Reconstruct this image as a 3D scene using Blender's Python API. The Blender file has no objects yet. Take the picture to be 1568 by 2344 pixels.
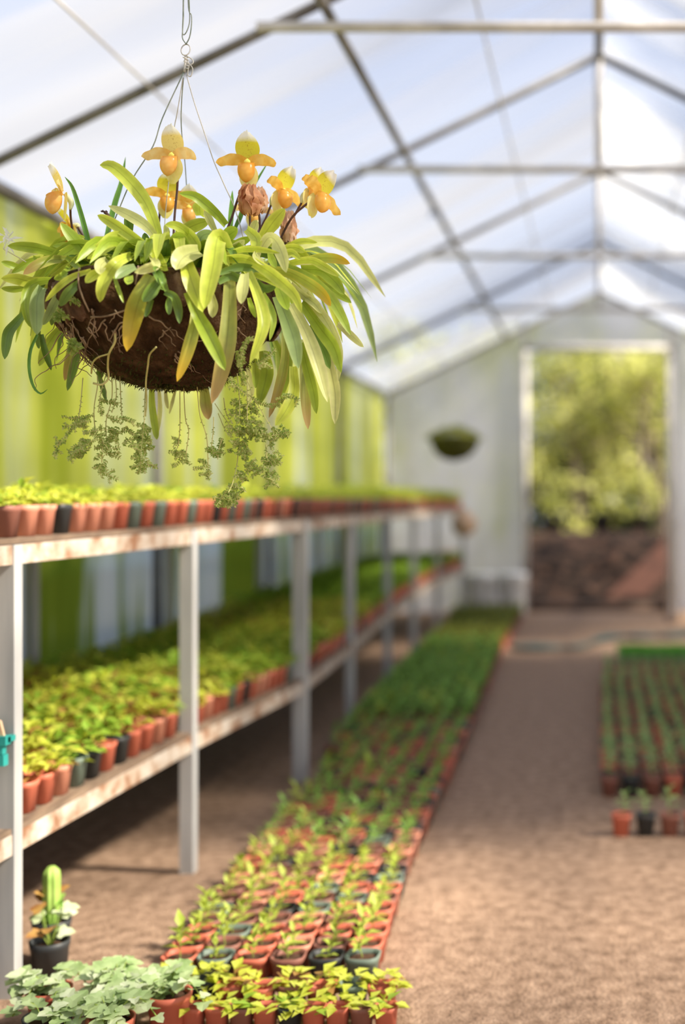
import bpy, math, random
from mathutils import Vector, noise as mnoise

# ------------------------------------------------------------------ camera, world, sun, exposure
SC = bpy.context.scene
COL = SC.collection
F = 2800.0                  # focal length in pixels of the 1568 x 2344 frame
VX, VY = 1371.0, 1160.0     # where the length of the greenhouse vanishes
H = 1.1                     # camera height
cam_d = bpy.data.cameras.new('camera')
cam = bpy.data.objects.new('camera', cam_d)
COL.objects.link(cam)
cam.location = (0, 0, H)
cam.rotation_euler = (math.pi / 2, 0, 0)
cam_d.sensor_fit = 'VERTICAL'
cam_d.sensor_height = 36.0
cam_d.sensor_width = 24.0
cam_d.lens = F * 36.0 / 2344.0
cam_d.shift_x = (784 - VX) / 2344.0
cam_d.shift_y = (VY - 1172) / 2344.0
cam_d.clip_start = 0.05
cam_d.dof.use_dof = True
cam_d.dof.focus_distance = 2.26
cam_d.dof.aperture_fstop = (cam_d.lens / 1000.0) / 0.034
SC.camera = cam

SC.view_settings.view_transform = 'Standard'
SC.view_settings.look = 'None'
SC.view_settings.gamma = 1.0
SC.view_settings.use_curve_mapping = False
SC.view_settings.exposure = 0.14
SC.cycles.max_bounces = 7
SC.cycles.diffuse_bounces = 4
SC.cycles.transmission_bounces = 4
SC.cycles.glossy_bounces = 2
SC.cycles.transparent_max_bounces = 10
SC.cycles.caustics_reflective = False
SC.cycles.caustics_refractive = False
SC.cycles.sample_clamp_indirect = 6.0

world = bpy.data.worlds.new('sky')
SC.world = world
world.use_nodes = True
wn, wl = world.node_tree.nodes, world.node_tree.links
wn.clear()
w_out = wn.new('ShaderNodeOutputWorld')
w_bg = wn.new('ShaderNodeBackground')
w_tc = wn.new('ShaderNodeTexCoord')
w_sep = wn.new('ShaderNodeSeparateXYZ')
w_ramp = wn.new('ShaderNodeValToRGB')
w_ramp.color_ramp.elements[0].position = 0.0
w_ramp.color_ramp.elements[0].color = (0.74, 0.79, 0.88, 1)
w_ramp.color_ramp.elements[1].position = 0.7
w_ramp.color_ramp.elements[1].color = (0.37, 0.46, 0.74, 1)
wl.new(w_tc.outputs['Generated'], w_sep.inputs[0])
wl.new(w_sep.outputs['Z'], w_ramp.inputs[0])
wl.new(w_ramp.outputs[0], w_bg.inputs['Color'])
w_bg.inputs['Strength'].default_value = 1.15
wl.new(w_bg.outputs[0], w_out.inputs[0])

SUN_DIR = Vector((0.72, -0.11, 0.69)).normalized()     # towards the sun
sun_d = bpy.data.lights.new('sun', 'SUN')
sun_d.energy = 16.5
sun_d.angle = math.radians(4.5)
sun_d.color = (1.0, 0.90, 0.74)
sun = bpy.data.objects.new('sun', sun_d)
COL.objects.link(sun)
sun.location = (6, -2, 9)
sun.rotation_euler = SUN_DIR.to_track_quat('Z', 'Y').to_euler()

# ------------------------------------------------------------------ helpers
R = random.Random(7)


def at(px, py, y):
    """the point at distance y down the greenhouse that the photo shows at (px, py)"""
    return Vector(((px - VX) / F * y, y, H - (py - VY) / F * y))


class MB:
    def __init__(self):
        self.v, self.f, self.m, self.uv = [], [], [], []

    def face(self, idx, mat=0, uv=None):
        self.f.append(tuple(idx)); self.m.append(mat); self.uv.append(uv)

    def add(self, vs, fs, mat=0):
        b = len(self.v)
        self.v.extend([tuple(p) for p in vs])
        for f in fs:
            self.face([b + i for i in f], mat)

    def box(self, lo, hi, mat=0):
        x0, y0, z0 = lo; x1, y1, z1 = hi
        self.add([(x0, y0, z0), (x1, y0, z0), (x1, y1, z0), (x0, y1, z0), (x0, y0, z1), (x1, y0, z1), (x1, y1, z1), (x0, y1, z1)],
                 [(0, 3, 2, 1), (4, 5, 6, 7), (0, 1, 5, 4), (1, 2, 6, 5), (2, 3, 7, 6), (3, 0, 4, 7)], mat)

    def beam(self, a, b, w, h, mat=0, up=Vector((0, 0, 1))):
        """a rectangular bar from a to b, w wide and h high"""
        a, b = Vector(a), Vector(b)
        d = (b - a).normalized()
        if abs(d.dot(up)) > 0.97:
            up = Vector((0, 1, 0))
        s = d.cross(up).normalized() * (w / 2)
        u = s.cross(d).normalized() * (h / 2)
        self.add([a - s - u, a + s - u, a + s + u, a - s + u, b - s - u, b + s - u, b + s + u, b - s + u],
                 [(0, 3, 2, 1), (4, 5, 6, 7), (0, 1, 5, 4), (1, 2, 6, 5), (2, 3, 7, 6), (3, 0, 4, 7)], mat)

    def tube(self, pts, r, n=8, mat=0, cap=True):
        pts = [Vector(p) for p in pts]
        rs = r if isinstance(r, (list, tuple)) else [r] * len(pts)
        base = len(self.v)
        prev = None
        for i, p in enumerate(pts):
            t = (pts[min(i + 1, len(pts) - 1)] - pts[max(i - 1, 0)])
            t = t.normalized() if t.length > 1e-9 else Vector((0, 0, 1))
            if prev is None:
                ref = Vector((0, 0, 1)) if abs(t.z) < 0.9 else Vector((1, 0, 0))
                s = t.cross(ref).normalized()
            else:
                s = (prev - t * prev.dot(t))
                s = s.normalized() if s.length > 1e-6 else t.orthogonal().normalized()
            prev = s
            u = t.cross(s)
            for k in range(n):
                a = 2 * math.pi * k / n
                self.v.append(tuple(p + (s * math.cos(a) + u * math.sin(a)) * rs[i]))
        for i in range(len(pts) - 1):
            for k in range(n):
                k2 = (k + 1) % n
                self.face((base + i * n + k, base + i * n + k2, base + (i + 1) * n + k2, base + (i + 1) * n + k), mat)
        if cap:
            self.face([base + k for k in range(n)][::-1], mat)
            e = base + (len(pts) - 1) * n
            self.face([e + k for k in range(n)], mat)

    def lathe(self, prof, c=(0, 0, 0), n=24, mat=0, jit=None):
        base = len(self.v)
        for j, (r, z) in enumerate(prof):
            for k in range(n):
                a = 2 * math.pi * k / n
                p = Vector((r * math.cos(a), r * math.sin(a), z))
                if jit:
                    p = jit(p)
                self.v.append((c[0] + p.x, c[1] + p.y, c[2] + p.z))
        for j in range(len(prof) - 1):
            for k in range(n):
                k2 = (k + 1) % n
                self.face((base + j * n + k, base + j * n + k2, base + (j + 1) * n + k2, base + (j + 1) * n + k), mat)
        self.face([base + k for k in range(n)][::-1], mat)
        e = base + (len(prof) - 1) * n
        self.face([e + k for k in range(n)], mat)

    def leaf(self, p, d, nrm, ln, w, mat=0, curl=0.25):
        """a small folded leaf"""
        d = d.normalized()
        s = d.cross(nrm)
        s = s.normalized() if s.length > 1e-6 else d.orthogonal().normalized()
        n = s.cross(d)
        b = len(self.v)
        m = p + d * ln * 0.5 - n * ln * 0.06
        t = p + d * ln - n * ln * curl
        q = d * ln * 0.45
        self.v.extend([tuple(p), tuple(p + q + s * w / 2 + n * w * 0.18), tuple(m), tuple(p + q - s * w / 2 + n * w * 0.18), tuple(t)])
        self.face((b, b + 1, b + 2), mat); self.face((b, b + 2, b + 3), mat)
        self.face((b + 1, b + 4, b + 2), mat); self.face((b + 2, b + 4, b + 3), mat)

    def mesh(self, name, mats, smooth=True):
        me = bpy.data.meshes.new(name)
        me.from_pydata(self.v, [], self.f)
        for m in (mats if isinstance(mats, (list, tuple)) else [mats]):
            me.materials.append(m)
        if any(self.m):
            me.polygons.foreach_set('material_index', self.m)
        if any(u is not None for u in self.uv):
            lay = me.uv_layers.new(name='UVMap')
            flat = []
            for f, u in zip(self.f, self.uv):
                for k in range(len(f)):
                    flat.extend(u[k] if u else (0.5, 0.5))
            lay.data.foreach_set('uv', flat)
        if smooth:
            me.polygons.foreach_set('use_smooth', [True] * len(self.f))
        me.update()
        return me

    def build(self, name, mats, parent=None, smooth=True, loc=None):
        o = bpy.data.objects.new(name, self.mesh(name, mats, smooth))
        COL.objects.link(o)
        if parent is not None:
            o.parent = parent
        if loc is not None:
            o.location = loc
        return o


def link_mesh(name, me, parent=None, loc=None):
    o = bpy.data.objects.new(name, me)
    COL.objects.link(o)
    if parent is not None:
        o.parent = parent
    if loc is not None:
        o.location = loc
    return o


def empty(name, loc=(0, 0, 0)):
    o = bpy.data.objects.new(name, None)
    o.empty_display_size = 0.05
    o.location = loc
    COL.objects.link(o)
    return o


def tag(o, label=None, cat=None, group=None, kind=None):
    if label: o['label'] = label
    if cat: o['category'] = cat
    if group: o['group'] = group
    if kind: o['kind'] = kind
    return o


def spline(pts, n):
    """Catmull-Rom through pts, n+1 samples"""
    pts = [Vector(p) for p in pts]
    if len(pts) == 2:
        return [pts[0].lerp(pts[1], i / n) for i in range(n + 1)]
    P = [pts[0] * 2 - pts[1]] + pts + [pts[-1] * 2 - pts[-2]]
    seg = len(pts) - 1
    out = []
    for i in range(n + 1):
        u = i / n * seg
        k = min(int(u), seg - 1)
        t = u - k
        a, b, c, d = P[k], P[k + 1], P[k + 2], P[k + 3]
        out.append(0.5 * ((2 * b) + (c - a) * t + (2 * a - 5 * b + 4 * c - d) * t * t + (3 * b - a - 3 * c + d) * t ** 3))
    return out


_UNITS = ['', 'first', 'second', 'third', 'fourth', 'fifth', 'sixth', 'seventh', 'eighth', 'ninth', 'tenth', 'eleventh', 'twelfth',
          'thirteenth', 'fourteenth', 'fifteenth', 'sixteenth', 'seventeenth', 'eighteenth', 'nineteenth']
_TENS = ['', '', 'twenty', 'thirty', 'forty', 'fifty', 'sixty', 'seventy', 'eighty', 'ninety']


def nth(n):
    if n < 20: return _UNITS[n]
    if n >= 100:
        return 'hundredth' if n == 100 else 'hundred-and-' + nth(n - 100)
    t, u = divmod(n, 10)
    if u == 0: return _TENS[t][:-1] + 'ieth'
    return _TENS[t] + '-' + _UNITS[u]


# ------------------------------------------------------------------ materials
def new_mat(name):
    m = bpy.data.materials.new(name)
    m.use_nodes = True
    m.node_tree.nodes.clear()
    return m, m.node_tree.nodes, m.node_tree.links


def noise_node(N, L, scale, detail=3.0, vec=(1, 1, 1), rough=0.55):
    tc = N.new('ShaderNodeTexCoord')
    mp = N.new('ShaderNodeMapping')
    mp.inputs['Scale'].default_value = vec
    nz = N.new('ShaderNodeTexNoise')
    nz.inputs['Scale'].default_value = scale
    nz.inputs['Detail'].default_value = detail
    nz.inputs['Roughness'].default_value = rough
    L.new(tc.outputs['Object'], mp.inputs[0])
    L.new(mp.outputs[0], nz.inputs['Vector'])
    return nz


def ramp_node(N, L, src, stops):
    r = N.new('ShaderNodeValToRGB')
    el = r.color_ramp.elements
    while len(el) < len(stops):
        el.new(0.5)
    for e, (p, c) in zip(el, stops):
        e.position = p
        e.color = (c[0], c[1], c[2], 1) if isinstance(c, (tuple, list)) else (c, c, c, 1)
    L.new(src, r.inputs[0])
    return r


def solid(name, stops, scale=8.0, rough=0.6, bump=0.0, vec=(1, 1, 1), metal=0.0, detail=3.0, bscale=None, spec=0.4):
    """a principled surface whose colour runs through stops by noise"""
    m, N, L = new_mat(name)
    o = N.new('ShaderNodeOutputMaterial')
    b = N.new('ShaderNodeBsdfPrincipled')
    b.inputs['Roughness'].default_value = rough
    b.inputs['Metallic'].default_value = metal
    b.inputs['Specular IOR Level'].default_value = spec
    nz = noise_node(N, L, scale, detail, vec)
    r = ramp_node(N, L, nz.outputs['Fac'], stops)
    L.new(r.outputs[0], b.inputs['Base Color'])
    if bump:
        bn = N.new('ShaderNodeBump')
        bn.inputs['Strength'].default_value = bump
        bn.inputs['Distance'].default_value = 0.02
        src = nz if bscale is None else noise_node(N, L, bscale, 4.0)
        L.new(src.outputs['Fac'], bn.inputs['Height'])
        L.new(bn.outputs[0], b.inputs['Normal'])
    L.new(b.outputs[0], o.inputs[0])
    return m


def leafy(name, c0, c1, trans=0.35, scale=30.0, rough=0.5, tcol=None):
    """a thin leaf: light passes through"""
    m, N, L = new_mat(name)
    o = N.new('ShaderNodeOutputMaterial')
    b = N.new('ShaderNodeBsdfPrincipled')
    b.inputs['Roughness'].default_value = rough
    b.inputs['Specular IOR Level'].default_value = 0.35
    t = N.new('ShaderNodeBsdfTranslucent')
    mx = N.new('ShaderNodeMixShader')
    mx.inputs[0].default_value = trans
    nz = noise_node(N, L, scale, 2.0)
    r = ramp_node(N, L, nz.outputs['Fac'], [(0.35, c0), (0.65, c1)])
    L.new(r.outputs[0], b.inputs['Base Color'])
    if tcol:
        t.inputs['Color'].default_value = (*tcol, 1)
    else:
        L.new(r.outputs[0], t.inputs['Color'])
    L.new(b.outputs[0], mx.inputs[1]); L.new(t.outputs[0], mx.inputs[2])
    L.new(mx.outputs[0], o.inputs[0])
    return m


def film(name, stops_clear, vec, scale, col_stops=None, col_vec=None, col_scale=1.0, back=0.2, detail=3.0, tint=(0.95, 0.97, 1.0), warp=0.0):
    """greenhouse plastic: part clear, part milky; milkiness (and stains) by stretched noise"""
    m, N, L = new_mat(name)
    o = N.new('ShaderNodeOutputMaterial')
    tl = N.new('ShaderNodeBsdfTranslucent')
    df = N.new('ShaderNodeBsdfDiffuse')
    tr = N.new('ShaderNodeBsdfTransparent')
    m1 = N.new('ShaderNodeMixShader'); m1.inputs[0].default_value = back
    m2 = N.new('ShaderNodeMixShader')
    nz = noise_node(N, L, scale, detail, vec)
    nz.inputs['Distortion'].default_value = warp
    r = ramp_node(N, L, nz.outputs['Fac'], stops_clear)
    if col_stops:
        cz = noise_node(N, L, col_scale, 4.0, col_vec)
        cr = ramp_node(N, L, cz.outputs['Fac'], col_stops)
        for s in (tl, df, tr):
            L.new(cr.outputs[0], s.inputs['Color'])
    else:
        tl.inputs['Color'].default_value = (0.45, 0.455, 0.46, 1)
        df.inputs['Color'].default_value = (0.60, 0.61, 0.62, 1)
        tr.inputs['Color'].default_value = (*tint, 1)
    L.new(tl.outputs[0], m1.inputs[1]); L.new(df.outputs[0], m1.inputs[2])
    L.new(r.outputs[0], m2.inputs[0])
    L.new(m1.outputs[0], m2.inputs[1]); L.new(tr.outputs[0], m2.inputs[2])
    L.new(m2.outputs[0], o.inputs[0])
    return m


def orchid_leaf(name, edge, mid, tip=None, trans=0.35):
    """strap leaf: paler midrib and edge by UV, optional yellowed tip"""
    m, N, L = new_mat(name)
    o = N.new('ShaderNodeOutputMaterial')
    b = N.new('ShaderNodeBsdfPrincipled')
    b.inputs['Roughness'].default_value = 0.38
    b.inputs['Specular IOR Level'].default_value = 0.45
    t = N.new('ShaderNodeBsdfTranslucent')
    mx = N.new('ShaderNodeMixShader'); mx.inputs[0].default_value = trans
    uv = N.new('ShaderNodeUVMap')
    sp = N.new('ShaderNodeSeparateXYZ')
    L.new(uv.outputs[0], sp.inputs[0])
    r = ramp_node(N, L, sp.outputs['X'], [(0.0, edge), (0.22, mid), (0.44, mid), (0.5, [c * 0.72 for c in mid]), (0.56, mid), (0.8, mid), (1.0, edge)])
    nz = noise_node(N, L, 22.0, 3.0)
    nr = ramp_node(N, L, nz.outputs['Fac'], [(0.3, 0.78), (0.7, 1.18)])
    mul = N.new('ShaderNodeMix'); mul.data_type = 'RGBA'; mul.blend_type = 'MULTIPLY'; mul.inputs[0].default_value = 1.0
    L.new(r.outputs[0], mul.inputs[6]); L.new(nr.outputs[0], mul.inputs[7])
    col = mul.outputs[2]
    if tip:
        tr_ = ramp_node(N, L, sp.outputs['Y'], [(0.45, 0.0), (0.85, 0.85), (0.97, 1.0)])
        mt = N.new('ShaderNodeMix'); mt.data_type = 'RGBA'
        L.new(tr_.outputs[0], mt.inputs[0]); L.new(col, mt.inputs[6]); mt.inputs[7].default_value = (*tip, 1)
        col = mt.outputs[2]
    L.new(col, b.inputs['Base Color']); L.new(col, t.inputs['Color'])
    L.new(b.outputs[0], mx.inputs[1]); L.new(t.outputs[0], mx.inputs[2])
    L.new(mx.outputs[0], o.inputs[0])
    return m


M = {}
M['soil_floor'] = solid('packed soil', [(0.30, (0.18, 0.112, 0.072)), (0.5, (0.31, 0.202, 0.136)), (0.70, (0.43, 0.29, 0.20))], 24.0, 0.9, 0.6, detail=9.0, bscale=90.0, spec=0.15)
M['outside'] = solid('outside soil', [(0.3, (0.12, 0.09, 0.06)), (0.6, (0.22, 0.17, 0.10))], 4.0, 0.95, 0.3, spec=0.1)
M['mulch'] = solid('bark mulch', [(0.36, (0.004, 0.003, 0.003)), (0.5, (0.013, 0.008, 0.006)), (0.68, (0.055, 0.030, 0.021))], 7.0, 0.95, 0.8, detail=8.0, bscale=18.0, spec=0.1)
M['roof'] = film('roof film', [(0.37, 0.14), (0.5, 0.42), (0.61, 0.70)], (0.16, 1.5, 0.16), 1.25, back=0.16, detail=2.5, warp=0.6)
M['wall_film'] = film('stained wall film', [(0.3, 0.05), (0.7, 0.22)], (1, 2.0, 0.12), 2.0,
                      col_stops=[(0.28, (0.58, 0.63, 0.60)), (0.40, (0.62, 0.65, 0.32)), (0.50, (0.58, 0.60, 0.09)), (0.70, (0.42, 0.47, 0.03))],
                      col_vec=(1, 1.7, 0.16), col_scale=1.5, back=0.32)


def tone_by_height(m, lower_stops, z0, z1):
    """the wall colours turn darker and greyer low down: mix a second set of stops in below"""
    N, L = m.node_tree.nodes, m.node_tree.links
    ramps = [n for n in N if n.type == 'VALTORGB']
    up = ramps[-1]
    src = up.inputs[0].links[0].from_socket
    low = ramp_node(N, L, src, lower_stops)
    tc = N.new('ShaderNodeTexCoord'); sp = N.new('ShaderNodeSeparateXYZ'); L.new(tc.outputs['Object'], sp.inputs[0])
    nz = noise_node(N, L, 3.0, 3.0, (1, 1, 0.2))
    ad = N.new('ShaderNodeMath'); ad.operation = 'MULTIPLY_ADD'; ad.inputs[1].default_value = 0.5
    L.new(nz.outputs['Fac'], ad.inputs[0]); L.new(sp.outputs['Z'], ad.inputs[2])
    mr = N.new('ShaderNodeMapRange'); mr.inputs['From Min'].default_value = z0 + 0.25; mr.inputs['From Max'].default_value = z1 + 0.25
    L.new(ad.outputs[0], mr.inputs['Value'])
    mx = N.new('ShaderNodeMix'); mx.data_type = 'RGBA'
    outs = [l.to_socket for l in up.outputs[0].links]
    L.new(mr.outputs[0], mx.inputs[0]); L.new(low.outputs[0], mx.inputs[6]); L.new(up.outputs[0], mx.inputs[7])
    for o in outs: L.new(mx.outputs[2], o)


tone_by_height(M['wall_film'], [(0.40, (0.46, 0.53, 0.55)), (0.50, (0.40, 0.47, 0.42)), (0.54, (0.15, 0.21, 0.02)), (0.70, (0.09, 0.14, 0.01))], 0.85, 1.15)
M['end_film'] = film('end wall film', [(0.3, 0.04), (0.7, 0.16)], (3.0, 1, 0.3), 2.0,
                     col_stops=[(0.36, (0.74, 0.74, 0.73)), (0.56, (0.69, 0.70, 0.60)), (0.72, (0.60, 0.62, 0.33))],
                     col_vec=(1.6, 1, 0.5), col_scale=1.3, back=0.4)
M['side_film'] = film('side wall film', [(0.3, 0.30), (0.7, 0.62)], (1, 1.5, 0.3), 1.4, back=0.2)
M['door_film'] = film('door film', [(0.3, 0.45), (0.7, 0.7)], (1, 3.0, 0.3), 2.0, back=0.3)
M['pipe'] = solid('weathered steel pipe', [(0.35, (0.09, 0.08, 0.07)), (0.65, (0.21, 0.195, 0.175))], 6.0, 0.5, spec=0.5)
M['tie'] = solid('galvanised tie bar', [(0.35, (0.42, 0.39, 0.36)), (0.65, (0.66, 0.62, 0.58))], 6.0, 0.5)
M['post'] = solid('galvanised post', [(0.35, (0.36, 0.36, 0.36)), (0.65, (0.52, 0.51, 0.49))], 5.0, 0.45, vec=(3, 3, 0.4))
M['rail'] = solid('flaking painted rail', [(0.36, (0.26, 0.13, 0.07)), (0.45, (0.40, 0.29, 0.21)), (0.6, (0.53, 0.46, 0.39))], 14.0, 0.7, 0.3, detail=5.0)
M['deck'] = solid('bench boards', [(0.3, (0.10, 0.065, 0.045)), (0.7, (0.26, 0.18, 0.12))], 10.0, 0.85, 0.3, vec=(4, 0.6, 1))
M['pot_red'] = solid('terracotta plastic', [(0.3, (0.50, 0.115, 0.065)), (0.7, (0.64, 0.185, 0.11))], 5.0, 0.55)
M['pot_faded'] = solid('faded terracotta plastic', [(0.3, (0.60, 0.22, 0.14)), (0.7, (0.72, 0.32, 0.21))], 5.0, 0.6)
M['pot_brown'] = solid('brown plastic', [(0.3, (0.22, 0.085, 0.06)), (0.7, (0.30, 0.12, 0.085))], 5.0, 0.6)
M['pot_black'] = solid('black plastic', [(0.3, (0.018, 0.02, 0.022)), (0.7, (0.05, 0.052, 0.052))], 5.0, 0.5)
M['pot_grey'] = solid('grey green plastic', [(0.3, (0.12, 0.16, 0.13)), (0.7, (0.20, 0.25, 0.20))], 5.0, 0.6)
M['potting_soil'] = solid('potting mix', [(0.3, (0.035, 0.020, 0.013)), (0.7, (0.12, 0.066, 0.042))], 60.0, 0.95, 0.5, spec=0.1)
M['sd_lime'] = leafy('lime seedling leaf', (0.36, 0.46, 0.045), (0.56, 0.64, 0.12))
M['sd_green'] = leafy('green seedling leaf', (0.17, 0.34, 0.05), (0.34, 0.54, 0.11))
M['sd_pale'] = leafy('pale seedling leaf', (0.26, 0.40, 0.13), (0.42, 0.56, 0.22))
M['sd_olive'] = leafy('olive seedling leaf', (0.16, 0.19, 0.03), (0.28, 0.30, 0.05))
M['bd_lime'] = leafy('lime bedding leaf', (0.52, 0.58, 0.04), (0.74, 0.78, 0.14), 0.42)
M['bd_green'] = leafy('green bedding leaf', (0.24, 0.42, 0.035), (0.44, 0.62, 0.08), 0.42)
M['bd_red'] = leafy('reddish bedding leaf', (0.36, 0.16, 0.06), (0.50, 0.30, 0.08), 0.3)
M['ivy'] = leafy('grey green ivy leaf', (0.30, 0.44, 0.16), (0.56, 0.68, 0.34), 0.3, 18.0)
M['ivy_pale'] = leafy('cream edged ivy leaf', (0.50, 0.62, 0.30), (0.74, 0.80, 0.56), 0.3, 18.0)
M['stem_green'] = solid('green stem', [(0.4, (0.22, 0.32, 0.05)), (0.6, (0.34, 0.42, 0.08))], 10, 0.6)
M['tree_a'] = leafy('olive tree leaf', (0.20, 0.22, 0.03), (0.50, 0.50, 0.08), 0.4, 3.0)
M['tree_b'] = leafy('yellow green tree leaf', (0.46, 0.50, 0.09), (0.80, 0.79, 0.34), 0.45, 3.0)
M['tree_c'] = leafy('dark tree leaf', (0.03, 0.05, 0.015), (0.10, 0.12, 0.03), 0.3, 3.0)
M['bark'] = solid('grey bark', [(0.3, (0.14, 0.10, 0.075)), (0.7, (0.40, 0.33, 0.27))], 6.0, 0.9, 0.4, vec=(2, 2, 0.5))
M['white_plastic'] = solid('white bucket plastic', [(0.3, (0.82, 0.81, 0.78)), (0.7, (0.90, 0.89, 0.86))], 6.0, 0.5)
M['peach'] = solid('peach clay', [(0.3, (0.60, 0.38, 0.22)), (0.7, (0.76, 0.54, 0.36))], 9.0, 0.8)
M['hose'] = solid('dark green hose', [(0.3, (0.012, 0.04, 0.037)), (0.7, (0.025, 0.065, 0.06))], 8.0, 0.45)
M['teal'] = solid('teal plastic', [(0.4, (0.02, 0.30, 0.27)), (0.6, (0.04, 0.40, 0.36))], 6.0, 0.4)
M['timber'] = solid('dark timber', [(0.3, (0.05, 0.03, 0.02)), (0.7, (0.16, 0.10, 0.07))], 8.0, 0.85, 0.3, vec=(0.5, 3, 3))
M['rust_board'] = solid('red brown board', [(0.3, (0.050, 0.017, 0.011)), (0.7, (0.085, 0.032, 0.021))], 6.0, 0.85)
M['cactus'] = solid('cactus skin', [(0.35, (0.22, 0.40, 0.06)), (0.65, (0.42, 0.58, 0.14))], 14.0, 0.55)
# orchid basket
M['ol_lime'] = orchid_leaf('lime orchid leaf', (0.76, 0.80, 0.14), (0.60, 0.69, 0.08), trans=0.42)
M['ol_green'] = orchid_leaf('green orchid leaf', (0.50, 0.60, 0.07), (0.38, 0.51, 0.05), trans=0.36)
M['ol_dark'] = orchid_leaf('deep green orchid leaf', (0.22, 0.32, 0.05), (0.15, 0.26, 0.045), trans=0.3)
M['ol_grey'] = orchid_leaf('grey green orchid leaf', (0.44, 0.54, 0.20), (0.33, 0.45, 0.16), trans=0.35)
M['ol_cream'] = orchid_leaf('cream ageing orchid leaf', (0.80, 0.78, 0.34), (0.68, 0.70, 0.26), trans=0.42)
M['ol_yellow'] = orchid_leaf('yellow tipped orchid leaf', (0.60, 0.58, 0.08), (0.44, 0.50, 0.07), tip=(0.72, 0.46, 0.03), trans=0.38)
M['ol_brown'] = orchid_leaf('brown tipped orchid leaf', (0.50, 0.48, 0.10), (0.36, 0.40, 0.07), tip=(0.46, 0.30, 0.10), trans=0.34)
M['ol_blade'] = orchid_leaf('blue green grass blade', (0.20, 0.40, 0.07), (0.14, 0.32, 0.05), trans=0.3)
M['coir'] = solid('mossy coir', [(0.28, (0.022, 0.011, 0.005)), (0.5, (0.062, 0.032, 0.015)), (0.64, (0.115, 0.062, 0.032)), (0.78, (0.055, 0.06, 0.012))], 26.0, 0.95, 1.0, detail=6.0, bscale=90.0, spec=0.08)
M['husk'] = solid('husk slab', [(0.3, (0.050, 0.026, 0.014)), (0.5, (0.115, 0.062, 0.036)), (0.66, (0.21, 0.13, 0.085)), (0.78, (0.25, 0.20, 0.16))], 18.0, 0.8, 0.6, vec=(3, 3, 0.8), detail=5.0, bscale=50.0, spec=0.15)
M['moss'] = solid('dark moss', [(0.3, (0.03, 0.032, 0.008)), (0.7, (0.11, 0.11, 0.025))], 50.0, 0.95, 1.0, spec=0.1)
M['root'] = solid('dry root', [(0.35, (0.17, 0.105, 0.06)), (0.65, (0.40, 0.29, 0.19))], 30.0, 0.85)
M['wire'] = solid('galvanised wire', [(0.4, (0.42, 0.41, 0.38)), (0.6, (0.62, 0.60, 0.56))], 30.0, 0.45)
M['wire_dark'] = solid('green wire', [(0.4, (0.16, 0.20, 0.16)), (0.6, (0.30, 0.33, 0.28))], 30.0, 0.5)
M['stalk'] = solid('purple brown stalk', [(0.4, (0.055, 0.022, 0.015)), (0.6, (0.12, 0.05, 0.035))], 30.0, 0.6)
M['ovary'] = solid('pale ovary', [(0.4, (0.60, 0.62, 0.30)), (0.6, (0.76, 0.76, 0.50))], 30.0, 0.6)
M['petal'] = leafy('amber petal', (0.80, 0.44, 0.06), (0.90, 0.60, 0.14), 0.4, 60.0)
M['petal_pale'] = leafy('pale amber petal', (0.88, 0.56, 0.17), (0.93, 0.70, 0.30), 0.42, 60.0)
M['sepal_low'] = leafy('pale yellow sepal', (0.84, 0.74, 0.18), (0.92, 0.84, 0.36), 0.42, 50.0)
M['pouch'] = leafy('amber pouch', (0.78, 0.36, 0.04), (0.92, 0.58, 0.12), 0.3, 45.0, 0.28)
M['pouch_pale'] = leafy('pale amber pouch', (0.84, 0.42, 0.09), (0.94, 0.66, 0.22), 0.3, 45.0, 0.28)
M['staminode'] = solid('yellow shield', [(0.4, (0.90, 0.70, 0.05)), (0.6, (0.95, 0.80, 0.15))], 40.0, 0.4)
M['withered'] = leafy('withered petal', (0.54, 0.22, 0.09), (0.76, 0.42, 0.22), 0.35, 45.0)
M['withered_pale'] = leafy('pale withered petal', (0.78, 0.46, 0.28), (0.88, 0.64, 0.46), 0.4, 45.0)
M['weed'] = leafy('tiny weed leaf', (0.24, 0.34, 0.06), (0.42, 0.54, 0.12), 0.4, 40.0)
M['weed_pale'] = leafy('pale weed leaf', (0.46, 0.54, 0.14), (0.66, 0.70, 0.28), 0.45, 40.0)
M['weed_stem'] = solid('straw stem', [(0.4, (0.42, 0.38, 0.12)), (0.6, (0.58, 0.54, 0.22))], 20.0, 0.7)
M['white_petal_glint'] = leafy('white petal and glint', (0.86, 0.86, 0.78), (0.92, 0.92, 0.86), 0.4, 40.0)


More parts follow.
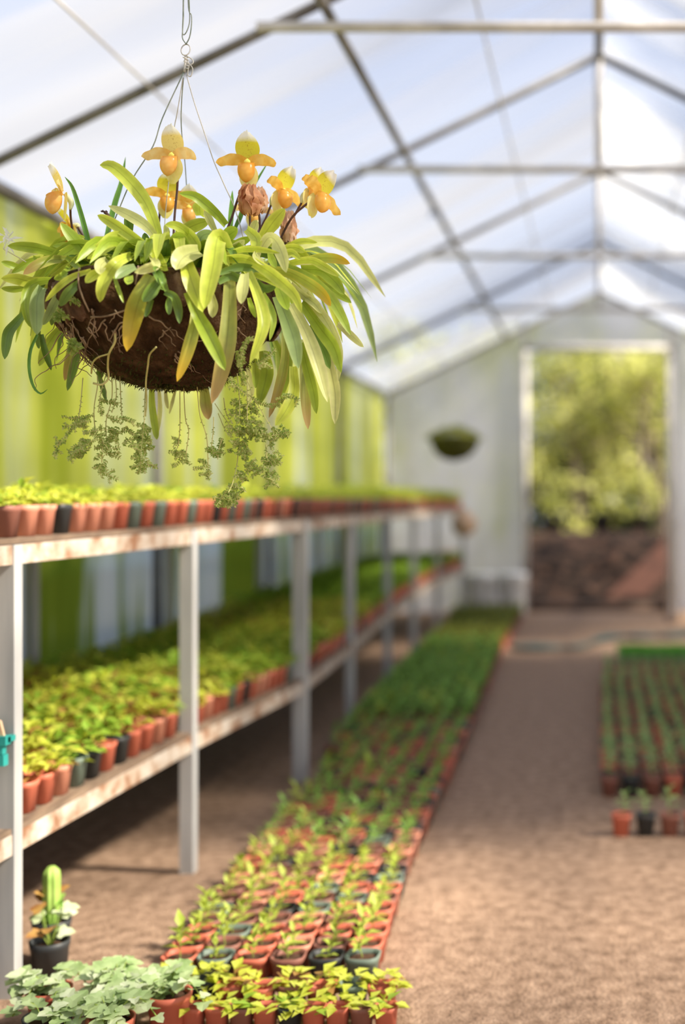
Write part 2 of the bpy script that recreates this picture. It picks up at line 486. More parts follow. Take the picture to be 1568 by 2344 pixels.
def dorsal_mat(name, body, tipc=(0.93, 0.93, 0.86)):
    m, N, L = new_mat(name)
    o = N.new('ShaderNodeOutputMaterial')
    b = N.new('ShaderNodeBsdfPrincipled'); b.inputs['Roughness'].default_value = 0.5
    t = N.new('ShaderNodeBsdfTranslucent')
    mx = N.new('ShaderNodeMixShader'); mx.inputs[0].default_value = 0.42
    uv = N.new('ShaderNodeUVMap')
    sp = N.new('ShaderNodeSeparateXYZ'); L.new(uv.outputs[0], sp.inputs[0])
    rv = ramp_node(N, L, sp.outputs['Y'], [(0.68, 0.0), (0.86, 1.0)])
    vo = N.new('ShaderNodeTexVoronoi'); vo.inputs['Scale'].default_value = 17.0
    L.new(uv.outputs[0], vo.inputs['Vector'])
    vr = ramp_node(N, L, vo.outputs['Distance'], [(0.20, 0.85), (0.36, 0.0)])
    cr = ramp_node(N, L, sp.outputs['X'], [(0.0, 0.0), (0.28, 0.25), (0.46, 0.8), (0.5, 1.0), (0.54, 0.8), (0.72, 0.25), (1.0, 0.0)])
    mm = N.new('ShaderNodeMath'); mm.operation = 'MULTIPLY'
    L.new(vr.outputs[0], mm.inputs[0]); L.new(cr.outputs[0], mm.inputs[1])
    sm = N.new('ShaderNodeMix'); sm.data_type = 'RGBA'
    L.new(mm.outputs[0], sm.inputs[0]); sm.inputs[6].default_value = (*body, 1); sm.inputs[7].default_value = (0.42, 0.20, 0.02, 1)
    tm = N.new('ShaderNodeMix'); tm.data_type = 'RGBA'
    L.new(rv.outputs[0], tm.inputs[0]); L.new(sm.outputs[2], tm.inputs[6]); tm.inputs[7].default_value = (*tipc, 1)
    L.new(tm.outputs[2], b.inputs['Base Color']); L.new(tm.outputs[2], t.inputs['Color'])
    L.new(b.outputs[0], mx.inputs[1]); L.new(t.outputs[0], mx.inputs[2]); L.new(mx.outputs[0], o.inputs[0])
    return m


M['dorsal'] = dorsal_mat('yellow green hood', (0.72, 0.64, 0.04))
M['dorsal_pale'] = dorsal_mat('pale yellow hood', (0.88, 0.70, 0.22))

# ------------------------------------------------------------------ the greenhouse
XW, ZE, ZR = 2.204, 2.27, 3.348          # wall, eaves, ridge
Y0, Y1 = -2.4, 12.83
FRAMES = [-1.5, 0.4, 2.3, 4.3, 6.1, 8.2, 10.4, 12.78]


def roof_z(x):
    return ZE + (ZR - ZE) * (1 - abs(x) / XW)


mb = MB()
mb.add([(-9, -9, -0.03), (9, -9, -0.03), (9, 40, -0.03), (-9, 40, -0.03)], [(0, 1, 2, 3)])
tag(mb.build('ground', M['outside'], smooth=False), kind='structure')
mb = MB()
mb.box((-XW - 0.05, Y0, -0.03), (XW + 0.05, Y1 + 0.3, 0.0))
tag(mb.build('floor', M['soil_floor'], smooth=False), kind='structure')

# roof film: sagging between the frames, wrinkled across
mb = MB()
NYR, NXR = 190, 12
for side in (-1, 1):
    base = len(mb.v)
    for j in range(NYR + 1):
        y = Y0 + (Y1 - Y0) * j / NYR
        k = max([i for i, f in enumerate(FRAMES) if f <= y] or [0])
        a, b = FRAMES[k], FRAMES[min(k + 1, len(FRAMES) - 1)]
        t = 0 if b <= a else min(max((y - a) / (b - a), 0), 1)
        for i in range(NXR + 1):
            s = i / NXR
            x = side * XW * (1 - s) * 1.002
            w = math.sin(math.pi * s)
            sag = 0.045 * math.sin(math.pi * t) * w
            wr = 0.020 * math.sin(y * 11.0 + 2.2 * math.sin(s * 2.0 + y * 0.8) + side) * w + 0.012 * math.sin(y * 23.0 + s * 3.0 + 1.3 * side) * w
            mb.v.append((x, y, roof_z(x) + 0.045 - sag + wr))
    for j in range(NYR):
        for i in range(NXR):
            q = base + j * (NXR + 1) + i
            mb.face((q, q + 1, q + NXR + 2, q + NXR + 1))
tag(mb.build('ceiling', M['roof']), kind='structure')


def wall_sheet(name, x, mat):
    mb = MB()
    n = 240
    for j in range(n + 1):
        y = Y0 + (Y1 - Y0) * j / n
        for i in range(5):
            z = ZE * i / 4
            mb.v.append((x + 0.012 * math.sin(y * 21.0) + 0.01 * math.sin(y * 3.1), y, z))
    for j in range(n):
        for i in range(4):
            q = j * 5 + i
            mb.face((q, q + 5, q + 6, q + 1))
    return tag(mb.build(name, mat), kind='structure')


wall_sheet('wall_left', -XW - 0.05, M['wall_film'])
wall_sheet('wall_right', XW + 0.05, M['side_film'])

DX0, DX1, DZ = -0.77, 0.742, 2.763
mb = MB()
y = Y1


def zr(x):
    return roof_z(x) + 0.03


mb.add([(-XW, y, 0), (DX0, y, 0), (DX0, y, zr(DX0)), (-XW, y, zr(-XW))], [(0, 1, 2, 3)])
mb.add([(DX0, y, DZ), (0, y, DZ), (0, y, zr(0)), (DX0, y, zr(DX0))], [(0, 1, 2, 3)])
mb.add([(0, y, DZ), (DX1, y, DZ), (DX1, y, zr(DX1)), (0, y, zr(0))], [(0, 1, 2, 3)])
mb.add([(DX1, y, 0), (XW, y, 0), (XW, y, zr(XW)), (DX1, y, zr(DX1))], [(0, 1, 2, 3)])
tag(mb.build('wall_back', M['end_film'], smooth=False), kind='structure')

n_trim = 0


def trim(mb, mats):
    global n_trim
    n_trim += 1
    return tag(mb.build('trim_%d' % n_trim, mats), kind='structure')


for fi, fy in enumerate(FRAMES):
    mb = MB()
    ztie = 2.775
    xt = XW * (1 - (ztie - ZE) / (ZR - ZE))
    r = 0.019
    for s in (-1, 1):
        mb.tube([(s * XW, fy, 0), (s * XW, fy, ZE)], 0.024, 8, 0)
        mb.tube([(s * XW, fy, ZE), (0, fy, ZR)], r, 8, 0)
    if fi < len(FRAMES) - 1:
        mb.tube([(-xt - 0.02, fy - 0.03, ztie), (xt + 0.02, fy - 0.03, ztie)], 0.020, 8, 1)
        mb.tube([(0, fy - 0.02, ztie), (0, fy - 0.02, ZR)], 0.018, 8, 1)
    trim(mb, [M['pipe'], M['tie']])
for x, z, r in ((0, ZR - 0.01, 0.022), (-0.961, roof_z(0.961) - 0.025, 0.020), (0.961, roof_z(0.961) - 0.025, 0.020), (-XW, ZE, 0.028), (XW, ZE, 0.028)):
    mb = MB()
    mb.tube([(x, Y0, z), (x, Y1, z)], r, 8)
    trim(mb, M['pipe'])
for x in (-1.55, -0.48, 0.48, 1.55):                     # seam wires over the film
    mb = MB()
    mb.tube([(x, Y0, roof_z(x) - 0.04), (x, Y1, roof_z(x) - 0.04)], 0.005, 5)
    trim(mb, M['tie'])
mb = MB()                                                # door frame
mb.beam((DX0, Y1 - 0.02, 0), (DX0, Y1 - 0.02, DZ), 0.06, 0.05)
mb.beam((DX1, Y1 - 0.02, 0), (DX1, Y1 - 0.02, DZ), 0.06, 0.05)
mb.beam((DX0 - 0.03, Y1 - 0.02, DZ), (DX1 + 0.03, Y1 - 0.02, DZ), 0.05, 0.06)
for s in (-1, 1):
    xs = DX0 if s < 0 else DX1
    mb.tube([(xs, Y1 - 0.02, DZ), (xs, Y1 - 0.02, roof_z(xs))], 0.018, 6)
trim(mb, M['tie'])
mb = MB()                                                # timber sill across the doorway
mb.box((DX0 + 0.03, Y1 - 0.02, 0.0), (DX1 - 0.03, Y1 + 0.16, 0.09))
trim(mb, M['timber'])

# the door leaf, swung inwards
door = empty('door_1', (0.765, 12.72, 0))
tag(door, kind='structure')
mb = MB()
A, B = Vector((0, 0, 0)), Vector((-0.045, -1.30, 0))
for p in (A, B):
    mb.beam(p + Vector((0, 0, 0.03)), p + Vector((0, 0, 2.70)), 0.035, 0.035)
for z in (0.05, 0.95, 2.68):
    mb.beam(A + Vector((0, 0, z)), B + Vector((0, 0, z)), 0.03, 0.04)
mb.build('door_frame', M['tie'], door)
mb = MB()
mb.beam((A + Vector((0, 0, 1.36))), (B + Vector((0, 0, 1.36))), 0.008, 2.60)
mb.build('door_panel', M['door_film'], door)

# ------------------------------------------------------------------ the bench
#         Y      X      lower z  upper z
BP = [(2.75, -1.326, 0.345, 0.993), (3.68, -1.235, 0.390, 1.010), (4.90, -1.195, 0.378, 1.024), (6.20, -1.262, 0.385, 1.030),
      (7.60, -1.315, 0.430, 1.040), (8.90, -1.350, 0.465, 1.046), (10.30, -1.362, 0.485, 1.050), (11.90, -1.325, 0.490, 1.050)]
BSTART = (2.05, -1.345, 0.335, 0.985)
BX_BACK = -2.13


def lerp_tab(tab, y, c):
    if y <= tab[0][0]: return tab[0][c]
    for a, b in zip(tab, tab[1:]):
        if y <= b[0]:
            t = (y - a[0]) / (b[0] - a[0])
            return a[c] + (b[c] - a[c]) * t
    return tab[-1][c]


BT = [BSTART] + BP
bench = empty('plant_bench', (-1.3, 2.75, 0))
tag(bench, 'long two-tier steel plant bench with flaking rails along the algae-stained wall', 'bench')
bo = Vector((-1.3, 2.75, 0))
for i, (y, x, zl, zu) in enumerate(BP):
    mb = MB()
    w = 0.041 if i != 2 else 0.056
    mb.beam(Vector((x, y, 0)) - bo, Vector((x, y, zu + 0.022)) - bo, w, 0.04)
    mb.build('post', M['post'], bench, smooth=False)
for y in (2.75, 4.55, 6.0, 7.6, 9.2, 10.6, 11.9):
    mb = MB()
    mb.beam(Vector((BX_BACK + 0.02, y, 0)) - bo, Vector((BX_BACK + 0.02, y, lerp_tab(BT, y, 3))) - bo, 0.04, 0.04)
    mb.build('post', M['post'], bench, smooth=False)
for c, nm, hh in ((2, 'lower_rail', 0.046), (3, 'upper_rail', 0.044)):
    mb = MB()
    for a, b in zip(BT, BT[1:]):
        mb.beam(Vector((a[1], a[0], a[c])) - bo, Vector((b[1], b[0], b[c])) - bo, 0.034, hh)
    for a in BT[1:]:
        mb.beam(Vector((a[1], a[0] + 0.02, a[c])) - bo, Vector((BX_BACK, a[0] + 0.02, a[c])) - bo, 0.03, hh * 0.9)
    mb.beam(Vector((BX_BACK, BT[0][0], BT[0][c])) - bo, Vector((BX_BACK, BT[-1][0], BT[-1][c])) - bo, 0.03, hh)
    mb.build(nm, M['rail'], bench, smooth=False)
for c, nm in ((2, 'lower_deck'), (3, 'upper_deck')):
    mb = MB()
    for a, b in zip(BT, BT[1:]):
        z0, z1 = a[c] + 0.024, b[c] + 0.024
        q = []
        for (yy, xx, zz) in ((a[0], a[1] + 0.015, z0), (b[0], b[1] + 0.015, z1)):
            for x in (xx, BX_BACK - 0.01):
                q += [Vector((x, yy, zz)) - bo, Vector((x, yy, zz + 0.012)) - bo]
        mb.add(q, [(0, 2, 6, 4), (1, 5, 7, 3), (0, 4, 5, 1), (2, 3, 7, 6), (0, 1, 3, 2), (4, 6, 7, 5)])
    mb.build(nm, M['deck'], bench, smooth=False)
DECK_TOP = 0.0365


# ------------------------------------------------------------------ pots and plants
def ring(hw, z, n=16, e=4.0):
    out = []
    for k in range(n):
        a = 2 * math.pi * (k + 0.5) / n
        c, s = math.cos(a), math.sin(a)
        q = (abs(c) ** e + abs(s) ** e) ** (-1 / e)
        out.append((hw * q * c, hw * q * s, z))
    return out


def pot_geo(mb, o, b=0.025, t=0.0325, h=0.072, n=16, mat=0, e=4.0, floor_in=0.85):
    prof = [(b, 0), (b + (t - b) * 0.8, h * 0.8), (t * 1.0, h * 0.82), (t * 1.06, h), (t * 0.96, h), (t * 0.9, h * floor_in)]
    base = len(mb.v)
    for hw, z in prof:
        mb.v.extend([(x + o[0], y + o[1], zz + o[2]) for x, y, zz in ring(hw, z, n, e)])
    for j in range(len(prof) - 1):
        for k in range(n):
            k2 = (k + 1) % n
            mb.face((base + j * n + k, base + j * n + k2, base + (j + 1) * n + k2, base + (j + 1) * n + k), mat)
    mb.face([base + k for k in range(n)][::-1], mat)


def soil_geo(mb, o, hw=0.0295, z=0.061, n=16, mat=0, e=4.0):
    base = len(mb.v)
    mb.v.append((o[0], o[1], o[2] + z + 0.004))
    mb.v.extend([(x + o[0], y + o[1], zz + o[2]) for x, y, zz in ring(hw, z, n, e)])
    for k in range(n):
        mb.face((base, base + 1 + k, base + 1 + (k + 1) % n), mat)


def seedling_geo(mb, o, rnd, mat, stem_mat, h=0.06, nl=6, ll=0.03, wd=0.011, spread=0.9):
    """an upright little plant with leaves in pairs"""
    lean = Vector((rnd.uniform(-0.2, 0.2), rnd.uniform(-0.2, 0.2), 1)).normalized()
    o = Vector(o)
    top = o + lean * h
    mb.tube([o, (o + top) / 2, top], 0.0012, 4, stem_mat, cap=False)
    a = rnd.uniform(0, 6.28)
    for i in range(nl):
        f = 0.35 + 0.65 * i / max(1, nl - 1)
        a += 2.4 + rnd.uniform(-0.4, 0.4)
        up = (1.1 if i >= nl - 2 else 0.35) + rnd.uniform(-0.2, 0.3)
        d = Vector((math.cos(a) * spread, math.sin(a) * spread, up))
        mb.leaf(o + (top - o) * f, d, Vector((0, 0, 1)), ll * rnd.uniform(0.7, 1.15), wd * rnd.uniform(0.8, 1.2), mat)


def bush_geo(mb, o, rnd, mats, h=0.05, rad=0.045, nl=16, ll=0.03, wd=0.017):
    o = Vector(o)
    for i in range(nl):
        a = rnd.uniform(0, 6.28)
        q = math.sqrt(rnd.random())
        p = o + Vector((math.cos(a) * rad * q * 0.6, math.sin(a) * rad * q * 0.6, h * rnd.uniform(0.15, 1.0) * (1 - 0.35 * q)))
        d = Vector((math.cos(a) * (0.4 + q), math.sin(a) * (0.4 + q), rnd.uniform(-0.1, 0.9)))
        m = mats[0] if rnd.random() < 0.82 else mats[1]
        mb.leaf(p, d, Vector((0, 0, 1)), ll * rnd.uniform(0.7, 1.25), wd * rnd.uniform(0.8, 1.25), m)


POT_KINDS = [('red', 'pot_red', 0.42), ('faded red', 'pot_faded', 0.12), ('brown', 'pot_brown', 0.24), ('black', 'pot_black', 0.14), ('grey-green', 'pot_grey', 0.08)]
pot_me = {}
for nm, mk, _ in POT_KINDS:
    mb = MB(); pot_geo(mb, (0, 0, 0)); pot_me[nm] = mb.mesh('pot_' + nm, M[mk])
mb = MB(); soil_geo(mb, (0, 0, 0)); soil_me = mb.mesh('soil', M['potting_soil'])


def pick_pot(rnd):
    u = rnd.random()
    for nm, mk, p in POT_KINDS:
        u -= p
        if u < 0: return nm
    return 'red'


def seedling_meshes(mat, n, **kw):
    out = []
    for i in range(n):
        mb = MB()
        seedling_geo(mb, (0, 0, 0.062), random.Random(100 + i), 0, 1, **kw)
        out.append(mb.mesh('seedling', [M[mat], M['stem_green']]))
    return out


def bush_meshes(mats, n, **kw):
    out = []
    for i in range(n):
        mb = MB()
        bush_geo(mb, (0, 0, 0.060), random.Random(300 + i), (0, 1), **kw)
        out.append(mb.mesh('foliage', [M[m] for m in mats]))
    return out


SD = {'lime': seedling_meshes('sd_lime', 6, h=0.066, nl=8, ll=0.040, wd=0.019, spread=0.5), 'green': seedling_meshes('sd_green', 6, h=0.066, nl=8, ll=0.040, wd=0.018, spread=0.6),
      'pale': seedling_meshes('sd_pale', 5, h=0.075, nl=9, ll=0.042, wd=0.017)}
BD = {'lime': bush_meshes(('bd_lime', 'bd_red'), 6, nl=26, h=0.075, rad=0.055, ll=0.038, wd=0.024), 'green': bush_meshes(('bd_green', 'bd_lime'), 6, nl=26, h=0.078, rad=0.055, ll=0.038, wd=0.024),
      'low': bush_meshes(('bd_lime', 'bd_green'), 6, nl=15, h=0.040, rad=0.042)}

proto_pot = None


def place_pot(name, child, x, y, z, kind, plant, rot, scale, soil=True):
    """a copy of the pot with copies of its soil and plant"""
    global proto_pot
    if proto_pot is None:
        p = bpy.data.objects.new(name, pot_me['red'])
        s = bpy.data.objects.new('soil', soil_me)
        f = bpy.data.objects.new(child, SD['lime'][0])
        proto_pot = (p, s, f)
    p = proto_pot[0].copy(); p.name = name; p.data = pot_me[kind]
    COL.objects.link(p)
    p.location = (x, y, z)
    p.rotation_euler = (0, 0, rot)
    if soil:
        s = proto_pot[1].copy(); s.name = 'soil'; COL.objects.link(s); s.parent = p
    f = proto_pot[2].copy(); f.name = child; f.data = plant; COL.objects.link(f); f.parent = p
    f.scale = scale
    f.rotation_euler = (0, 0, R.uniform(0, 6.28))
    return p


FR = [(2.70, -0.500), (3.67, -0.562), (6.42, -0.625), (9.06, -0.715), (12.6, -0.75)]     # path edge of the floor bed
FL = [(2.70, -1.045), (2.88, -1.05), (3.54, -1.10), (4.28, -1.12), (6.4, -1.22), (8.3, -1.30), (12.4, -1.42)]


def near_post(x, y, m=0.062):
    return any(abs(x - px) < m and abs(y - py) < m for py, px, _, _ in BP)


rest = MB()
REST_MATS = [M['pot_red'], M['pot_brown'], M['pot_black'], M['potting_soil'], M['sd_green'], M['sd_olive'], M['stem_green'], M['sd_lime']]
count, y, row = 0, 2.80, 0
rr = random.Random(5)
while y < 12.15:
    row += 1
    xr, xl = lerp_tab(FR, y, 1) - 0.035, lerp_tab(FL, y, 1) + 0.03
    n = int((xr - xl) / 0.0835) + 1
    pos = 0
    for k in range(n):
        x = xr - k * 0.0835
        if near_post(x, y): continue
        pos += 1
        if rr.random() < 0.02: continue
        jx, jy = rr.uniform(-0.002, 0.002), rr.uniform(-0.002, 0.002)
        kind = pick_pot(rr)
        if y > 3.62 and rr.random() < 0.45: kind = rr.choice(['brown', 'brown', 'black'])
        if count < 228:
            near = y < 3.62
            nm = 'lime' if near else ('green' if rr.random() < 0.8 else 'lime')
            s = rr.uniform(0.66, 0.98)
            p = place_pot('seedling_pot', 'seedling', x + jx, y + jy, 0.0, kind, rr.choice(SD[nm]), rr.uniform(-0.05, 0.05), (s, s, s if near else s * 1.05)); p.scale = (1.13, 1.13, 1.06)
            tag(p, '%s seedling pot, %s from the path in %s row of floor bed' % (kind, nth(pos), nth(row)), 'seedling pot', 'seedling pots in the bed on the floor')
            count += 1
        else:
            m = {'red': 0, 'faded red': 0, 'brown': 1, 'black': 2, 'grey-green': 2}[kind]
            m = rr.choice([1, 1, 0, 2]) if y > 4.5 else m
            pot_geo(rest, (x + jx, y + jy, 0), 0.028, 0.037, 0.076, n=8, mat=m)
            soil_geo(rest, (x + jx, y + jy, 0), 0.033, 0.064, n=8, mat=3)
            olive = y > 9.35
            dense = y > 5.0
            if rr.random() < 0.97:
                seedling_geo(rest, (x, y, 0.06), rr, 5 if olive else (4 if rr.random() < 0.88 else 7), 6, h=0.075 if dense else 0.068, nl=(15 if dense else 12), ll=0.050 if dense else 0.046, wd=0.026 if dense else 0.023)
    y += 0.0835 if row != 10 else 0.125
    if 9.15 < y < 9.32: y = 9.42
tag(rest.build('seedling_bed', REST_MATS, smooth=False), 'dense far block of green potted seedlings in the floor bed by the path', 'seedlings', kind='stuff')

# bed across the path
rest = MB()
rows = [4.10] + [4.66 + 0.083 * i for i in range(42)]
for j, y in enumerate(rows):
    for k in range(8):
        x = 0.075 + k * 0.0815 + (0.0 if j == 0 else -0.035)
        if y > 7.2: x += 0.02
        kind = pick_pot(rr) if j else ['red', 'black', 'brown', 'red', 'red', 'black', 'red', 'brown'][k]
        if j < 9:
            s = rr.uniform(0.9, 1.2)
            p = place_pot('seedling_pot', 'seedling', x, y, 0, kind, rr.choice(SD['pale']), rr.uniform(-0.05, 0.05), (s, s, s))
            tag(p, '%s pot with a pale seedling, %s pot inwards in %s row beyond the path' % (kind, nth(k + 1), nth(j + 1)), 'seedling pot', 'pale seedling pots on the shaded side of the path')
        else:
            m = {'red': 0, 'faded red': 0, 'brown': 1, 'black': 2, 'grey-green': 2}[kind]
            pot_geo(rest, (x, y, 0), n=8, mat=m); soil_geo(rest, (x, y, 0), n=8, mat=3)
            seedling_geo(rest, (x, y, 0.06), rr, 4, 6, h=0.07, nl=8, ll=0.036, wd=0.015)
tag(rest.build('shaded_seedling_bed', [M['pot_red'], M['pot_brown'], M['pot_black'], M['potting_soil'], M['sd_pale'], M['sd_pale'], M['stem_green']], smooth=False),
    'far rows of pale potted seedlings on the shaded side of the path', 'seedlings', kind='stuff')
tray = empty('sprout_tray', (0.55, 8.72, 0))
tag(tray, 'flat tray of bright green sprouts behind the shaded pots', 'seed tray')
mb = MB(); mb.box((-0.42, -0.28, 0.0), (0.42, 0.28, 0.06)); mb.build('tray', M['pot_black'], tray, smooth=False)
mb = MB()
for i in range(1500):
    mb.leaf(Vector((rr.uniform(-0.41, 0.41), rr.uniform(-0.27, 0.27), 0.055)), Vector((rr.uniform(-0.5, 0.5), rr.uniform(-0.5, 0.5), 1)), Vector((0, -1, 0.2)), rr.uniform(0.03, 0.06), 0.012)
M['sprout'] = leafy('bright sprout', (0.08, 0.34, 0.03), (0.16, 0.46, 0.05), 0.4)
tag(mb.build('sprouts', M['sprout'], tray, smooth=False), kind='stuff')

# pots on the two decks of the bench
PP = 0.074


def bench_pot(c, y, k, name):
    x = lerp_tab(BT, y, 1) - 0.036 - k * PP
    return x, lerp_tab(BT, y, c) + DECK_TOP


restb = MB()
RB = [M['pot_red'], M['pot_brown'], M['pot_black'], M['bd_lime'], M['bd_red'], M['bd_green'], M['sd_olive']]
front_order = ['brown', 'faded red', 'faded red', 'black', 'faded red', 'faded red', 'faded red', 'red', 'grey-green', 'red', 'grey-green', 'red', 'red', 'grey-green', 'red', 'red', 'black', 'red', 'grey-green', 'red']
for c, where in ((3, 'upper'), (2, 'lower')):
    y, row, made = 2.79, 0, 0
    while y < 11.85:
        row += 1
        for k in range(11):
            x, z = bench_pot(c, y, k, '')
            if x < BX_BACK + 0.035: break
            if c == 2 and near_post(x, y, 0.058): continue
            kind = pick_pot(rr)
            if k == 0 and c == 3:
                kind = front_order[row - 1] if row <= len(front_order) else rr.choice(['red', 'red', 'faded red', 'brown', 'black', 'grey-green', 'red'])
            if k == 0 and c == 2:
                kind = rr.choice(['red', 'red', 'faded red', 'black', 'grey-green', 'red', 'red'])
            if y > 4.9 and y < 6.2 and k == 0 and c == 3: kind = 'brown' if rr.random() < 0.75 else 'red'  # brown pots stand in for the shade along this stretch
            single = (c == 3 and k == 0 and row <= 100) or (c == 2 and ((row <= 16) or (k == 0 and row <= 40)))
            if c == 3:
                z_s = rr.uniform(0.9, 1.3)
                mats = 'low'
            else:
                z_s = rr.uniform(0.85, 1.25)
                mats = 'lime' if y < 4.2 and rr.random() < 0.7 else 'green'
            if c == 2 and 5.6 < y < 7.0 and rr.random() < 0.8: mats = 'lime'
            if single:
                p = place_pot('bedding_pot', 'foliage', x, y, z, kind, rr.choice(BD[mats]), rr.uniform(-0.04, 0.04), (1.05, 1.05, z_s), soil=(c == 3))
                made += 1
                lab = ('%s bedding pot at the upper deck edge, %s from the near end' % (kind, nth(row))) if c == 3 else \
                      ('%s pot on lower bench deck, %s in from rail, row %s' % (kind, nth(k + 1), nth(row)))
                tag(p, lab, 'potted plant', 'bedding pots along the edge of the upper deck' if c == 3 else 'bedding pots on the lower deck')
            else:
                m = {'red': 0, 'faded red': 0, 'brown': 1, 'black': 2, 'grey-green': 2}[kind]
                if k < 2 or c == 2:
                    pot_geo(restb, (x, y, z), n=8, mat=m)
                if c == 3 and k > 5 and row % 2: continue
                pair = (3, 5) if c == 3 else ((3, 4) if mats == 'lime' else ((3, 5) if rr.random() < 0.5 and y < 6 else (5, 3)))
                if c == 2 and y > 7.2 and k < 8: pair = (5, 5)
                bush_geo(restb, (x, y, z + 0.06), rr, pair, h=((0.045 if y < 7.5 else 0.095) if c == 3 else 0.078) * z_s, nl=13 if c == 3 else 20, rad=0.055, ll=0.040, wd=0.026)
        y += PP
tag(restb.build('bedding_plants', RB, smooth=False), 'mass of lime green bedding plants filling the back of both bench decks', 'bedding plants', kind='stuff')
for o in proto_pot: bpy.data.objects.remove(o)


# ------------------------------------------------------------------ plants on the floor by the first bench post
def ivy_leaf(mb, p, d, nrm, s, mat):
    d = d.normalized(); sd = d.cross(nrm)
    sd = sd.normalized() if sd.length > 1e-6 else d.orthogonal().normalized()
    n = sd.cross(d)
    out = [(0, 0), (0.42, -0.08), (0.62, 0.22), (0.36, 0.42), (0.30, 0.75), (0, 1.05), (-0.30, 0.75), (-0.36, 0.42), (-0.62, 0.22), (-0.42, -0.08)]
    b = len(mb.v)
    mb.v.append(tuple(p + d * s * 0.35 - n * s * 0.06))
    for u, v in out:
        mb.v.append(tuple(p + sd * u * s + d * v * s - n * s * 0.16 * v * v + n * s * 0.10 * abs(u)))
    for k in range(len(out)):
        mb.face((b, b + 1 + k, b + 1 + (k + 1) % len(out)), mat)


ivy_spots = [(-1.16, 2.58, 'red', 'beside the first bench post'), (-1.02, 2.60, 'brown', 'amid the ivy row'), (-0.90, 2.56, 'red', 'next to the lime bedding row'),
             (-1.10, 2.44, 'black', 'closest to the big ribbed leaf'), (-0.97, 2.43, 'red', 'in front of the ivy row')]
for i, (x, y, kind, wh) in enumerate(ivy_spots):
    q = random.Random(40 + i)
    mb = MB(); pot_geo(mb, (0, 0, 0), 0.034, 0.045, 0.085, 20, e=2.0)
    o = mb.build('ivy_pot', M[{'red': 'pot_red', 'brown': 'pot_brown', 'black': 'pot_black'}[kind]], loc=(x, y, 0))
    tag(o, 'round %s pot of grey-green ivy on the floor %s' % (kind, wh), 'potted ivy', 'ivy pots on the floor')
    mb = MB(); soil_geo(mb, (0, 0, 0), 0.040, 0.072, 20, e=2.0); mb.build('soil', M['potting_soil'], o)
    mb = MB()
    for j in range(9):
        a = q.uniform(0, 6.28)
        pts = [Vector((0.01 * math.cos(a), 0.01 * math.sin(a), 0.075))]
        ln = q.uniform(0.05, 0.10)
        for t in (0.35, 0.7, 1.0):
            pts.append(Vector((math.cos(a) * ln * t, math.sin(a) * ln * t, 0.070 + 0.055 * math.sin(t * 2.9) * q.uniform(0.6, 1.1))))
        pts = spline(pts, 8)
        mb.tube(pts, 0.0014, 4, 2, cap=False)
        for t in range(1, 9):
            aa = a + (1.1 if t % 2 else -1.1) + q.uniform(-0.5, 0.5)
            ivy_leaf(mb, pts[t], Vector((math.cos(aa), math.sin(aa), q.uniform(-0.2, 0.6))), Vector((0, -0.35, 1)), q.uniform(0.022, 0.038), 0 if q.random() < 0.6 else 1)
    mb.build('ivy', [M['ivy'], M['ivy_pale'], M['stem_green']], o, smooth=False)

for k in range(8):
    x = -0.93 + k * 0.066
    kind = ['red', 'black', 'red', 'red', 'brown', 'red', 'grey-green', 'red'][k]
    mb = MB(); pot_geo(mb, (0, 0, 0), 0.024, 0.030, 0.066)
    if k == 0: small_me = {}
    if kind not in small_me: small_me[kind] = mb.mesh('small_pot', M[dict((a, b) for a, b, _ in POT_KINDS)[kind]])
    o = link_mesh('bedding_pot', small_me[kind], loc=(x, 2.66 - 0.012 * (k % 2), 0))
    if x < -0.86: o.location.y = 2.69
    tag(o, '%s pot of lime bedding plants before the floor bed, %s from the ivy' % (kind, nth(k + 1)), 'potted plant', 'lime bedding pots in front of the floor bed')
    link_mesh('foliage', BD['lime'][k % 6], o).scale = (0.95, 0.95, 0.72)

for k in range(9):
    x = -0.90 + k * 0.0505
    kind = ['red', 'red', 'brown', 'red', 'black', 'red', 'red', 'brown', 'red'][k]
    if k == 0:
        tiny = {}
    if kind not in tiny:
        mb = MB(); pot_geo(mb, (0, 0, 0), 0.019, 0.0235, 0.055); tiny[kind] = mb.mesh('tiny_pot', M[dict((a, b) for a, b, _ in POT_KINDS)[kind]])
    o = link_mesh('bedding_pot', tiny[kind], loc=(x + 0.05, 2.565, 0))
    tag(o, 'small %s pot of lime bedding plants, %s from the ivy in the frontmost row' % (kind, nth(k + 1)), 'potted plant', 'smallest lime bedding pots in the frontmost row')
    f = link_mesh('foliage', BD['low'][k % 6], o); f.scale = (1.25, 1.25, 0.72)

